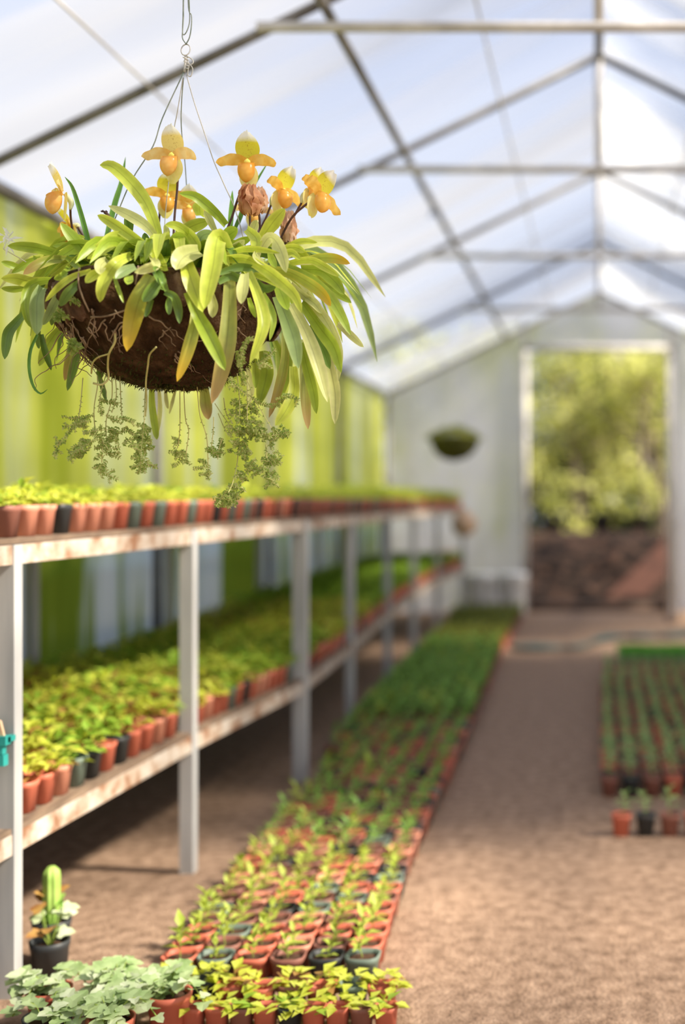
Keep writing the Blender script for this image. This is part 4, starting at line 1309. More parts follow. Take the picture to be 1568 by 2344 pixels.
# strap leaves: crop, width, material, depth of base and tip (m, negative towards the viewer), points from base to tip
LV = [
    (1, 118, 'L', -.02, -.05, (1290, 1010), (1245, 860), (1170, 700), (1040, 540), (910, 430), (815, 420)),
    (1, 92, 'L', -.10, -.14, (1340, 1250), (1190, 1090), (1000, 950), (880, 870), (795, 828)),
    (1, 90, 'C', -.02, -.06, (1290, 1040), (1190, 920), (1050, 830), (885, 752)),
    (1, 105, 'G', -.04, -.09, (765, 1210), (700, 1130), (590, 1010), (495, 893)),
    (1, 42, 'B', -.05, -.06, (745, 1140), (700, 960), (650, 780), (590, 600), (528, 515)),
    (1, 46, 'B', .10, .12, (850, 1100), (930, 760), (990, 560), (1024, 355)),
    (1, 118, 'L', -.10, -.16, (1090, 1060), (960, 1010), (850, 1085), (712, 1185)),
    (1, 88, 'G', .00, -.06, (540, 1170), (360, 1110), (200, 1083), (62, 1080)),
    (1, 55, 'G', .06, .06, (690, 1120), (560, 1080), (428, 1078)),
    (1, 85, 'W', -.06, -.12, (545, 1190), (420, 1195), (300, 1240), (190, 1312)),
    (1, 62, 'G', .02, -.02, (330, 1180), (220, 1220), (95, 1300)),
    (1, 96, 'L', -.02, -.08, (345, 1360), (240, 1370), (130, 1345), (10, 1345)),
    (1, 56, 'G', .03, .0, (250, 1415), (120, 1430), (10, 1425)),
    (1, 60, 'G', .03, .0, (200, 1270), (100, 1240), (10, 1210)),
    (3, 84, 'G', -.06, -.12, (450, 290), (330, 300), (240, 350), (212, 470), (225, 590), (262, 685)),
    (3, 116, 'E', -.08, -.13, (345, 345), (305, 440), (300, 590), (300, 735)),
    (3, 84, 'D', -.02, -.05, (215, 545), (130, 640), (70, 720), (50, 830), (38, 935)),
    (3, 26, 'B', -.04, -.08, (305, 735), (250, 860), (238, 1010), (270, 1150), (330, 1215), (390, 1178)),
    (3, 88, 'G', .05, .08, (510, 660), (430, 760), (365, 870), (320, 990)),
    (3, 54, 'D', .0, -.02, (335, 730), (365, 870), (418, 1025)),
    (3, 66, 'O', .06, .09, (605, 750), (565, 920), (528, 1110)),
    (3, 70, 'D', .05, .07, (655, 820), (610, 980), (550, 1192)),
    (3, 40, 'D', .05, .07, (320, 700), (310, 780), (318, 850)),
    (3, 54, 'L', -.12, -.16, (745, 212), (600, 260), (480, 345), (368, 465)),
    (3, 70, 'E', -.08, -.12, (545, 325), (470, 430), (405, 560), (350, 655)),
    (3, 80, 'D', -.12, -.16, (650, 305), (560, 390), (488, 502)),
    (3, 102, 'L', -.15, -.22, (1085, 85), (965, 140), (880, 240), (830, 360), (815, 470)),
    (3, 92, 'C', -.15, -.20, (880, 120), (825, 165), (818, 243)),
    (3, 80, 'L', -.14, -.19, (840, 215), (765, 250), (698, 312)),
    (3, 78, 'E', -.15, -.20, (1105, 180), (1020, 215), (943, 278)),
    (3, 78, 'C', -.15, -.20, (1240, 95), (1270, 160), (1190, 195), (1097, 226)),
    (3, 34, 'G', -.15, -.18, (925, 235), (960, 350), (1008, 475)),
    (3, 152, 'Y', -.17, -.22, (1235, 250), (1140, 430), (1085, 620), (1035, 870)),
    (3, 100, 'D', -.17, -.20, (1300, 300), (1235, 375), (1165, 465)),
    (3, 78, 'D', -.17, -.19, (1260, 210), (1295, 250), (1322, 335)),
    (3, 74, 'D', -.17, -.21, (1345, 385), (1420, 425), (1455, 530), (1465, 645)),
    (3, 55, 'D', -.18, -.19, (1390, 415), (1375, 490), (1378, 572)),
    (3, 54, 'D', -.17, -.20, (1240, 450), (1210, 520), (1186, 590)),
    (3, 70, 'G', -.14, -.18, (1060, 250), (1050, 290), (1040, 325)),
    (8, 190, 'C', -.15, -.22, (1120, 410), (1010, 440), (930, 500), (882, 600)),
    (8, 172, 'L', -.16, -.23, (985, 500), (1010, 620), (1070, 800), (1152, 1020)),
    (8, 190, 'L', -.12, -.24, (1400, 400), (1330, 270), (1285, 330), (1250, 560), (1200, 800), (1165, 990)),
    (8, 98, 'D', -.10, -.12, (765, 800), (775, 560), (790, 390), (805, 285)),
    (8, 96, 'G', -.10, -.16, (840, 400), (870, 290), (945, 275), (1020, 385)),
    (8, 100, 'L', -.08, -.14, (1115, 420), (1050, 310), (960, 205), (870, 155), (775, 150)),
    (8, 44, 'L', -.08, -.12, (810, 285), (720, 258), (650, 280), (605, 335)),
    (8, 98, 'L', -.12, -.17, (770, 610), (735, 530), (670, 440), (588, 378)),
    (8, 66, 'D', -.10, -.12, (790, 810), (745, 690), (740, 560)),
    (8, 84, 'D', -.04, -.06, (620, 420), (590, 330), (570, 230)),
    (8, 92, 'D', -.02, -.04, (420, 240), (410, 150), (390, 60)),
    (8, 64, 'C', -.05, -.10, (740, 300), (790, 230), (770, 150)),
    (8, 70, 'E', -.12, -.16, (620, 480), (560, 440), (490, 445)),
    (8, 120, 'E', -.08, -.13, (1130, 390), (1130, 290), (1190, 245), (1300, 250)),
    (8, 130, 'L', .02, -.02, (900, 260), (1000, 190), (1110, 140), (1215, 110)),
    (8, 110, 'G', -.06, -.10, (1310, 330), (1380, 280), (1490, 200)),
    (8, 100, 'C', -.04, -.10, (1400, 470), (1470, 390), (1567, 300)),
    (8, 60, 'D', -.16, -.18, (700, 640), (690, 600), (650, 580)),
    (4, 118, 'G', -.18, -.25, (105, 370), (185, 560), (250, 680), (335, 850), (393, 980)),
    (4, 98, 'Y', -.18, -.22, (160, 500), (150, 650), (95, 850), (18, 1068)),
    (4, 138, 'O', -.16, -.20, (428, 270), (425, 500), (408, 750), (360, 1000), (288, 1240)),
    (4, 94, 'C', -.19, -.23, (548, 225), (535, 330), (520, 462)),
    (4, 98, 'L', -.16, -.21, (570, 210), (640, 380), (690, 560), (672, 700), (585, 925)),
    (4, 80, 'C', -.19, -.21, (285, 390), (300, 480), (295, 570)),
    (4, 50, 'G', -.15, -.18, (688, 378), (750, 490), (770, 600), (740, 748)),
    (4, 44, 'G', -.15, -.18, (578, 415), (600, 490), (632, 570)),
    (4, 96, 'L', -.12, -.20, (365, 120), (540, 108), (700, 190), (830, 290), (940, 400), (990, 535)),
    (4, 64, 'D', -.10, -.13, (345, 220), (510, 175), (700, 205)),
    (4, 70, 'D', -.13, -.16, (340, 290), (440, 240), (520, 290)),
    (4, 90, 'Y', -.08, -.15, (735, 190), (900, 220), (1080, 320), (1170, 400), (1218, 480)),
    (4, 96, 'G', -.12, -.18, (790, 290), (840, 400), (882, 510)),
    (4, 66, 'L', -.14, -.18, (615, 230), (780, 290), (905, 365)),
    (4, 80, 'Y', .02, -.03, (1010, 125), (1130, 105), (1260, 110), (1367, 148)),
    (4, 66, 'L', -.02, -.08, (870, 150), (1050, 120), (1180, 180), (1283, 248)),
    (4, 98, 'G', -.01, -.06, (985, 190), (1140, 205), (1250, 290), (1322, 392)),
    (4, 66, 'G', .01, -.03, (1110, 285), (1250, 370), (1378, 455)),
    (4, 86, 'G', -.06, -.12, (865, 165), (1050, 260), (1200, 400), (1300, 560), (1372, 705)),
    (4, 80, 'C', -.06, -.12, (905, 310), (1080, 470), (1180, 600), (1272, 775)),
    (4, 60, 'C', -.04, -.08, (1270, 620), (1370, 700), (1475, 800)),
    (4, 128, 'E', -.13, -.18, (800, 400), (880, 600), (935, 770), (965, 965)),
    (4, 108, 'C', -.10, -.16, (905, 460), (1030, 700), (1120, 950), (1192, 1228)),
    (4, 106, 'G', -.08, -.14, (990, 450), (1130, 650), (1240, 800), (1300, 1000)),
    (4, 76, 'C', -.07, -.12, (1030, 370), (1150, 530), (1225, 660), (1285, 840), (1278, 1065)),
    (4, 96, 'C', -.04, -.08, (1185, 830), (1222, 1000), (1252, 1180), (1250, 1400)),
    (4, 78, 'D', -.04, -.08, (1040, 640), (1150, 800), (1210, 970)),
    (4, 80, 'G', -.04, -.07, (985, 770), (1030, 950), (1082, 1150), (1106, 1320)),
    (4, 80, 'O', -.02, -.05, (1000, 740), (1010, 1000), (1022, 1250), (1040, 1440)),
    (4, 98, 'L', -.05, -.10, (925, 950), (930, 1150), (870, 1290), (785, 1412)),
    (4, 76, 'O', -.02, -.04, (860, 690), (860, 900), (815, 1110), (735, 1350)),
    (4, 120, 'G', .05, .08, (700, 830), (715, 1000), (660, 1240)),
    (4, 66, 'G', .04, .06, (620, 890), (632, 1000), (630, 1120)),
    (4, 66, 'G', .06, .08, (780, 750), (825, 880), (820, 1080)),
    (4, 84, 'G', .03, .05, (900, 800), (870, 1000), (800, 1250)),
    (4, 94, 'O', .08, .10, (225, 1090), (240, 1230), (262, 1365)),
    (4, 60, 'C', .10, .12, (560, 960), (590, 1100), (580, 1250)),
    (4, 70, 'D', -.12, -.15, (640, 290), (700, 340), (790, 325)),
    (4, 70, 'C', -.06, -.11, (960, 380), (1080, 450), (1150, 540)),
    (2, 84, 'G', .0, -.06, (400, 870), (330, 790), (240, 710), (150, 645), (35, 622)),
    (2, 112, 'L', -.02, -.06, (660, 1010), (730, 900), (790, 820), (858, 742)),
    (2, 42, 'B', .05, .06, (430, 900), (440, 750), (450, 600)),
    (2, 24, 'B', .06, .08, (500, 860), (600, 600), (738, 362)),
    (2, 30, 'B', .04, .05, (470, 900), (510, 800), (530, 700)),
    (2, 50, 'L', .02, .0, (850, 1050), (980, 1000), (1113, 1008)),
    (2, 64, 'L', .01, -.02, (800, 1060), (930, 1045), (1020, 1080)),
    (2, 56, 'L', -.02, -.05, (840, 1090), (910, 1085), (980, 1140)),
    (2, 54, 'L', -.10, -.15, (390, 1110), (520, 1060), (650, 1058), (818, 1088)),
    (2, 108, 'C', -.09, -.16, (670, 1060), (735, 970), (795, 1010), (845, 1120), (870, 1240)),
    (2, 66, 'C', -.12, -.17, (655, 1075), (640, 1120), (695, 1185)),
    (2, 94, 'L', -.06, -.12, (560, 900), (635, 980), (630, 1090)),
    (2, 94, 'G', -.06, -.09, (350, 1000), (430, 930), (490, 895)),
    (2, 88, 'L', -.08, -.14, (0, 900), (90, 920), (165, 1010), (190, 1090)),
    (2, 70, 'G', -.04, -.08, (400, 1090), (500, 1010), (600, 965)),
    (2, 60, 'C', .0, -.04, (320, 930), (270, 830), (230, 760)),
    (2, 70, 'C', .01, -.03, (580, 960), (620, 890), (640, 830)),
    (2, 90, 'L', .03, .0, (200, 800), (190, 740), (200, 700)),
    (4, 60, 'G', -.10, -.14, (740, 60), (760, 120), (790, 180)),
    (3, 60, 'G', -.10, -.13, (560, 180), (520, 250), (440, 280)),
    (3, 60, 'D', -.06, -.08, (480, 420), (440, 540), (420, 660)),
    (3, 56, 'G', -.08, -.10, (540, 100), (600, 150), (660, 200)),
    (3, 70, 'D', -.04, -.06, (740, 130), (650, 130), (560, 90)),
    (3, 60, 'G', -.06, -.09, (330, 120), (300, 160), (250, 200)),
    (3, 40, 'G', -.04, -.05, (270, 100), (300, 115), (345, 110)),
    (5, 66, 'G', .08, .10, (1050, 60), (1050, 250), (1080, 480), (1095, 575)),
    (5, 40, 'C', .09, .11, (1110, 90), (1120, 300), (1100, 540)),
    (5, 30, 'C', .08, .10, (1265, 110), (1235, 230), (1205, 345)),
    (5, 36, 'C', .08, .09, (1170, 110), (1180, 220), (1195, 300)),
    (5, 46, 'D', .02, .04, (560, -40), (600, 80), (640, 235)),
    (5, 60, 'D', .0, .02, (520, -140), (580, -60), (600, 20)),
]
LM = ['ol_lime', 'ol_green', 'ol_dark', 'ol_grey', 'ol_cream', 'ol_yellow', 'ol_brown', 'ol_blade']
LI = {'L': 0, 'G': 1, 'D': 2, 'E': 3, 'C': 4, 'Y': 5, 'O': 6, 'W': 6, 'B': 7}
rosettes = {}


def strap(mb, pts, width, mat, roll, fold=0.22, n=16, view=None, blade=False):
    """a folded strap leaf through pts; width in metres"""
    pts = spline(pts, n)
    base = len(mb.v)
    prev = None
    us = (-1, -0.5, 0, 0.5, 1)
    for i, p in enumerate(pts):
        s = i / n
        t = (pts[min(i + 1, n)] - pts[max(i - 1, 0)]).normalized()
        v = view if view is not None else (p + BC - Vector((0, 0, H))).normalized()
        sd = v.cross(t)
        if sd.length < 1e-4: sd = prev or Vector((1, 0, 0))
        sd = sd.normalized()
        if prev is not None and sd.dot(prev) < 0: sd = -sd
        if prev is not None: sd = (sd * 0.6 + prev * 0.4).normalized()
        prev = sd
        nn = sd.cross(t).normalized()
        if nn.dot(v) > 0: nn = -nn                     # towards the viewer
        w2 = (sd * math.cos(roll) + nn * math.sin(roll)).normalized()
        n2 = w2.cross(t).normalized()
        if n2.dot(nn) < 0: n2 = -n2
        if blade:
            prf = (1 - s ** 3) ** 0.8 * (0.8 + 0.2 * min(1, s * 4))
        else:
            prf = min(1, 0.62 + 0.75 * s) * max(0.0, 1 - max(0.0, (s - 0.40) / 0.60) ** 2.6) ** 0.62
        prf = max(prf, 0.04)
        hw = width / 2 * prf / math.cos(roll)
        for u in us:
            mb.v.append(tuple(p + w2 * hw * u + n2 * (abs(u) ** 1.3 - 0.4) * hw * fold))
    for i in range(n):
        for k in range(4):
            q_ = base + i * 5 + k
            mb.face((q_, q_ + 1, q_ + 6, q_ + 5), mat, [(k / 4, i / n), ((k + 1) / 4, i / n), ((k + 1) / 4, (i + 1) / n), (k / 4, (i + 1) / n)])


q = random.Random(13)
for lf in LV:
    crop, wpx, code, d0, d1 = lf[:5]
    pl = lf[5:]
    n = len(pl)
    pts = []
    for i, (u, v) in enumerate(pl):
        s = i / (n - 1)
        dd = d0 + (d1 - d0) * math.sin(s * math.pi / 2)
        p = bp(crop, u, v, dd)
        if d1 < -0.05 and p.z < 0.10:                       # drape outside the bowl
            rr_ = bowl_r(max(min(p.z, 0.08), -0.10)) * 1.09 + 0.010
            if abs(p.x) < rr_:
                dd = min(dd, -math.sqrt(rr_ * rr_ - p.x * p.x) - 0.02 * s)
                p = bp(crop, u, v, dd)
        pts.append(p)
    wm = wpx / CROPS[crop][2] / PXM * (BY + (d0 + d1) / 2) / BY
    key = min(max(int((pts[0].x + 0.40) / 0.085), 2), 6)
    mb = rosettes.setdefault(key, MB())
    strap(mb, pts, wm, LI[code], q.uniform(-0.45, 0.45), fold=q.uniform(0.22, 0.50) * (1.6 if code == 'B' else 1), blade=(code == 'B'))
# leaves the front does not trace: crown fill and the far side
for i in range(104):
    a = q.uniform(0.15, 2.99) if i < 62 else q.uniform(-3.1, 0.0)
    r0 = 0.17 * math.sqrt(q.random()) * (1 if i < 62 else 0.55)
    front = i >= 62
    ln = q.uniform(0.16, 0.27) if not front else q.uniform(0.10, 0.18)
    b = Vector((math.cos(a) * r0, math.sin(a) * r0 * 0.9, 0.105))
    out = Vector((math.cos(a), math.sin(a), 0))
    rise = q.uniform(0.35, 1.0) if not front else q.uniform(0.3, 0.7)
    pts = [b, b + out * ln * 0.3 + Vector((0, 0, ln * 0.34 * rise)), b + out * ln * 0.65 + Vector((0, 0, ln * 0.36 * rise)), b + out * ln * 0.95 + Vector((0, 0, ln * (0.18 * rise - 0.2)))]
    if q.random() < 0.45 and not front: pts.append(b + out * ln * 1.1 + Vector((0, 0, -ln * 0.55)))
    key = min(max(int((b.x + 0.40) / 0.085), 2), 6)
    strap(rosettes.setdefault(key, MB()), pts, q.uniform(0.016, 0.026), q.choice([1, 1, 2, 0, 3, 4] if not front else [0, 1, 2, 1, 0]), 0.0, n=9, view=(Vector((-math.sin(a) * 0.2, math.cos(a) * 0.2, -1)) if i % 3 else None))
for key in sorted(rosettes):
    rosettes[key].build('leaf_rosette', [M[m] for m in LM], basket)


# ------------------------------------------------------------------ slipper flowers
def petal_grid(mb, f, nu=8, nv=10, mat=0):
    base = len(mb.v)
    for j in range(nv + 1):
        for i in range(nu + 1):
            mb.v.append(tuple(f(i / nu * 2 - 1, j / nv)))
    for j in range(nv):
        for i in range(nu):
            q_ = base + j * (nu + 1) + i
            uv = [((i + a) / nu, (j + b) / nv) for a, b in ((0, 0), (1, 0), (1, 1), (0, 1))]
            mb.face((q_, q_ + 1, q_ + nu + 2, q_ + nu + 1), mat, uv)


cm = 0.01


def dorsal_f(u, v):
    w = 2.25 * math.sin(math.pi * min(1, 0.10 + 0.80 * v ** 0.95)) ** 0.75
    if v > 0.86: w *= 1 - 1.5 * (v - 0.86)
    x = u * w
    z = 5.4 * v - 0.45 * u * u * v + (0.28 * math.exp(-(u * 4) ** 2) + 0.10 * math.sin(u * 9)) * max(0, v - 0.7) / 0.3
    y = 0.15 - 1.5 * v * v - 0.75 * u * u * v * (1 - v * 0.3)
    return Vector((x, y, z)) * cm


def petal_f(s):
    def f(u, v):
        c = Vector((s * 5.4 * v, -0.3 - 1.0 * v * v, 0.55 * math.sin(v * 2.2) - 2.1 * max(0, v - 0.35) ** 1.5))
        w = (0.55 + 0.55 * math.sin(math.pi * min(1, v * 0.95 + 0.05) ** 0.8)) * (1 if v < 0.88 else math.sqrt(max(0.05, 1 - ((v - 0.88) / 0.125) ** 2)))
        wav = 0.14 * math.sin(v * 17 + u * 1.5) * abs(u)
        return (c + Vector((s * 0.15 * u, -0.35 * u + wav, w * u * 0.95))) * cm
    return f


def sepal_f(u, v):
    w = 1.75 * math.sin(math.pi * min(1, 0.08 + 0.88 * v)) ** 0.7
    return Vector((u * w, 0.55 + 0.25 * u * u - 0.6 * v, -0.1 - 5.1 * v)) * cm


mesh_f = {}
for tone, mats in (('full', ('dorsal', 'petal', 'sepal_low', 'pouch')), ('pale', ('dorsal_pale', 'petal_pale', 'sepal_low', 'pouch_pale'))):
    mb = MB(); petal_grid(mb, dorsal_f, 14, 18); mesh_f[tone, 'dorsal'] = mb.mesh('dorsal_sepal', M[mats[0]])
    for s in (-1, 1):
        mb = MB(); petal_grid(mb, petal_f(s), 6, 18); mesh_f[tone, s] = mb.mesh('petal', M[mats[1]])
    mb = MB(); petal_grid(mb, sepal_f); mesh_f[tone, 'low'] = mb.mesh('lower_sepal', M[mats[2]])
    mb = MB()
    nr, nv = 20, 14
    for j in range(nv + 1):
        t = j / nv
        for k in range(nr):
            a = 2 * math.pi * k / nr
            r = 1.60 * math.sin(math.pi * (0.02 + 0.66 * t ** 0.72)) * (1 + (0.12 if t > 0.93 else 0))
            z = -4.2 + 3.8 * t
            front = -math.sin(a)
            mb.v.append((r * math.cos(a) * cm, (-1.3 + r * 0.92 * math.sin(a) - 0.5 * (1 - t)) * cm, (z + 0.35 * (-front) * t * t) * cm))
    for j in range(nv):
        for k in range(nr):
            k2 = (k + 1) % nr
            mb.face((j * nr + k, j * nr + k2, (j + 1) * nr + k2, (j + 1) * nr + k))
    mb.face([k for k in range(nr)][::-1])
    mesh_f[tone, 'pouch'] = mb.mesh('pouch', M[mats[3]])
mb = MB()
for j in range(7):
    for k in range(10):
        a = 2 * math.pi * k / 10; t = j / 6
        mb.v.append((0.62 * cm * math.sin(math.pi * (0.05 + 0.9 * t)) * math.cos(a), (-0.75 + 0.30 * math.sin(math.pi * (0.05 + 0.9 * t)) * math.sin(a)) * cm, (-0.65 + 1.15 * t) * cm))
for j in range(6):
    for k in range(10):
        mb.face((j * 10 + k, j * 10 + (k + 1) % 10, (j + 1) * 10 + (k + 1) % 10, (j + 1) * 10 + k))
mesh_f['shield'] = mb.mesh('staminode', M['staminode'])


def rot(yaw, pitch, roll):
    from mathutils import Euler
    return Euler((pitch, roll, yaw), 'XYZ').to_matrix()


def flower(px, py, dy, stalk, yaw=0.0, pitch=0.0, roll=0.0, size=1.0, tone='full', ovary=True, sr=0.0021):
    """a slipper orchid: its stalk, and on it hood, petals, pouch, shield"""
    c = bp(0, px, py, dy)
    Rm = rot(yaw, pitch, roll)
    mb = MB()
    back = c + Rm @ Vector((0, 0.005, -0.002)) * size
    pts = [bp(0, u, v, d) for u, v, d in stalk]
    if ovary:
        mid = back.lerp(pts[0], 0.5) + Rm @ Vector((0, 0.006, 0)) * size
        mb.tube(spline([back, mid, pts[0]], 8), [0.0035, 0.0045, 0.005, 0.0055, 0.0055, 0.005, 0.004, 0.0032, 0.0024], 8, 1)
    mb.tube(spline(pts, 14), sr, 7, 0)
    st = mb.build('flower_stalk', [M['stalk'], M['ovary']], basket)
    for nm, me in (('dorsal_sepal', mesh_f[tone, 'dorsal']), ('petal', mesh_f[tone, -1]), ('petal', mesh_f[tone, 1]), ('lower_sepal', mesh_f[tone, 'low']), ('pouch', mesh_f[tone, 'pouch']), ('staminode', mesh_f['shield'])):
        o = link_mesh(nm, me, st, c)
        o.rotation_euler = Rm.to_euler()
        o.scale = (size, size, size)
    return st


flower(397, 357, -.03, [(407, 408, -.01), (405, 440, -.01), (400, 490, -.02), (396, 560, -.03)], yaw=-0.20, roll=0.05, size=1.0, tone='pale')
flower(568, 372, -.02, [(576, 412, -.005), (575, 450, -.0), (572, 500, -.0), (576, 560, -.01)], yaw=0.05, size=1.0, ovary=False)
flower(141, 440, -.05, [(161, 480, -.04), (162, 500, -.03), (168, 540, -.02), (180, 590, -.0)], yaw=-1.0, roll=-0.12, pitch=0.05, size=1.02, tone='pale')
flower(730, 445, -.06, [(708, 462, -.05), (675, 490, -.04), (655, 520, -.03), (632, 570, -.02)], yaw=1.2, roll=0.45, pitch=0.05, size=0.98)
flower(712, 432, .03, [(690, 465, .03), (670, 500, .03), (650, 530, .02), (635, 590, .0)], yaw=1.25, roll=0.35, size=0.85)
flower(644, 437, .06, [(620, 470, .07), (608, 500, .07), (596, 530, .06), (585, 600, .04)], yaw=1.1, roll=0.30, size=0.95)
flower(381, 448, .10, [(366, 480, .10), (364, 510, .10), (362, 540, .08), (365, 600, .05)], yaw=0.5, roll=0.05, size=0.86)
flower(432, 475, .13, [(440, 510, .14), (440, 530, .13), (440, 560, .10), (440, 600, .06)], yaw=0.35, roll=0.0, size=0.80, tone='pale')
flower(160, 515, .08, [(178, 520, .08), (190, 540, .08), (205, 560, .06), (225, 600, .04)], yaw=-0.9, pitch=0.35, size=0.80)
flower(578, 480, .14, [(590, 510, .14), (592, 540, .12), (592, 580, .08), (590, 620, .04)], yaw=0.4, size=0.72, tone='pale')


def withered(px, py, dy, stalk, h, w, pale, sd):
    q = random.Random(sd)
    c = bp(0, px, py, dy)
    mb = MB()
    mb.tube(spline([bp(0, u, v, d) for u, v, d in stalk], 14), 0.0022, 7)
    st = mb.build('flower_stalk', M['stalk'], basket)
    mb = MB()
    for k in range(8):
        a = 2 * math.pi * k / 8 + q.uniform(-0.2, 0.2)
        o = Vector((math.cos(a), math.sin(a) * 0.8, 0))
        sdv = Vector((-math.sin(a), math.cos(a), 0))
        b = len(mb.v)
        nv = 9
        ww = w * q.uniform(0.4, 0.6)
        for j in range(nv + 1):
            t = j / nv
            rad = w * 0.5 * math.sin(math.pi * (0.12 + 0.62 * t)) * (1 + 0.25 * q.uniform(-1, 1))
            for u in (-1, -0.4, 0.3, 1):
                wd = ww * math.sin(math.pi * (0.12 + 0.76 * t)) * u
                mb.v.append(tuple(c + o * (rad + 0.0035 * math.sin(u * 5 + t * 6 + k)) + sdv * wd * (1 - 0.3 * t) + Vector((0, 0, h * (0.5 - t) + 0.003 * math.sin(u * 4 + k)))))
        for j in range(nv):
            for i in range(3):
                z = b + j * 4 + i
                mb.face((z, z + 1, z + 5, z + 4), 0)
    mb.build('withered_flower', M['withered_pale' if pale else 'withered'], st)


withered(572, 458, -.04, [(553, 432, -.035), (540, 468, -.03), (528, 505, -.03), (505, 558, -.04)], 0.054, 0.034, False, 1)
withered(592, 458, .02, [(592, 484, .02), (594, 500, .02), (596, 530, .02), (598, 560, .0)], 0.046, 0.028, True, 2)
withered(662, 520, .02, [(666, 548, .02), (655, 555, .02), (648, 565, .01), (640, 590, -.0)], 0.058, 0.024, True, 3)
# white sprig at the edge
mb = MB()
mb.tube(spline([bp(0, 60, 600, -.02), bp(0, 35, 585, -.03), bp(0, 8, 570, -.04)], 8), 0.0012, 5)
st = mb.build('flower_stalk', M['ovary'], basket)
mb = MB()
for k in range(10):
    a = k * 0.63
    p = bp(0, 16 + 8 * math.cos(k * 1.7), 548 + 12 * math.sin(k * 1.1), -.04)
    mb.leaf(p, Vector((math.cos(a), -0.2, math.sin(a) + 0.25)), Vector((0, -1, 0.2)), 0.022, 0.006, curl=0.4)
mb.tube(spline([bp(0, 8, 570, -.04), bp(0, 16, 548, -.04), bp(0, 30, 530, -.04)], 6), 0.0011, 5)
mb.build('white_sprig', M['white_petal_glint'], st)
# brown seed head
mb = MB()
mb.tube(spline([bp(0, 254, 505, -.06), bp(0, 247, 492, -.06), bp(0, 238, 484, -.06)], 6), [0.004, 0.004, 0.0035, 0.003, 0.003, 0.0035, 0.002], 6)
mb.leaf(bp(0, 240, 486, -.06), Vector((-1, 0, 0.4)), Vector((0, -1, 0.4)), 0.010, 0.006)
mb.leaf(bp(0, 246, 490, -.06), Vector((-0.4, 0, 0.9)), Vector((0, -1, 0.4)), 0.009, 0.005)
mb.build('seed_head', M['stalk'], basket)

# ------------------------------------------------------------------ trailing weeds
q = random.Random(19)


def sprig(mb, pts, n_leaf, size, r=0.0006, start=0.0, mats=(1, 2)):
    ln = sum((b - a).length for a, b in zip(pts, pts[1:]))
    n = max(6, int(ln / 0.004))
    sp = spline(pts, n)
    mb.tube(sp, r, 4, 0, cap=False)
    for i in range(n_leaf):
        s = start + (1 - start) * (i + q.random()) / n_leaf
        k = min(int(s * n), n - 1)
        p = sp[k]
        t = (sp[k + 1] - sp[k])
        t = t.normalized() if t.length > 1e-7 else Vector((0, 0, -1))
        sd = t.cross(Vector((q.uniform(-.5, .5), -1, q.uniform(-.5, .5)))).normalized() * (1 if i % 2 else -1)
        mb.leaf(p, sd + t * 0.5 + Vector((0, q.uniform(-.5, .5), 0)), Vector((q.uniform(-.6, .6), -1, q.uniform(-.2, .8))), size * q.uniform(0.7, 1.3), size * q.uniform(0.45, 0.7), mats[0] if q.random() < 0.55 else mats[1])


def weed(crop, dy, stems, twigs, blobs=(), size=0.0055, mats=('weed_stem', 'weed', 'weed_pale')):
    mb = MB()
    for st in stems:
        d0 = dy + q.uniform(-.02, .02)
        sprig(mb, [bp(crop, u, v, d0 * (0.4 + 0.6 * i / max(1, len(st) - 1)) + (-0.02)) for i, (u, v) in enumerate(st)], 10, size * 0.8, r=0.0009, start=0.35)
    for tw in twigs:
        d0 = dy + q.uniform(-.03, .03)
        pts = [bp(crop, u, v, d0 + q.uniform(-.006, .006)) for u, v in tw]
        ln = sum((b - a).length for a, b in zip(pts, pts[1:]))
        sprig(mb, pts, max(12, int(ln / 0.0011)), size)
        for k in range(int(ln / 0.012)):                   # side twiglets
            sp = spline(pts, 20)
            p = sp[q.randint(2, 18)]
            d = Vector((q.uniform(-1, 1), q.uniform(-0.6, 0.6), q.uniform(-0.9, 0.4))).normalized() * q.uniform(0.008, 0.018)
            sprig(mb, [p, p + d * 0.5 + Vector((0, 0, 0.002)), p + d], 10, size * 0.9)
    for u, v, r in blobs:
        rm = r / CROPS[crop][2] / PXM
        c = bp(crop, u, v, dy)
        for k in range(int(4 + r * 0.13)):
            o = Vector((q.gauss(0, 0.42), q.gauss(0, 0.42), q.gauss(0, 0.40))) * rm
            d = Vector((q.uniform(-1, 1), q.uniform(-1, 1), q.uniform(-0.8, 0.6))).normalized() * q.uniform(0.008, 0.016)
            sprig(mb, [c + o, c + o + d * 0.5 + Vector((0, 0, 0.0015)), c + o + d], 14, size * 0.9)
    return mb.build('trailing_weed', [M[m] for m in mats], basket, smooth=False)


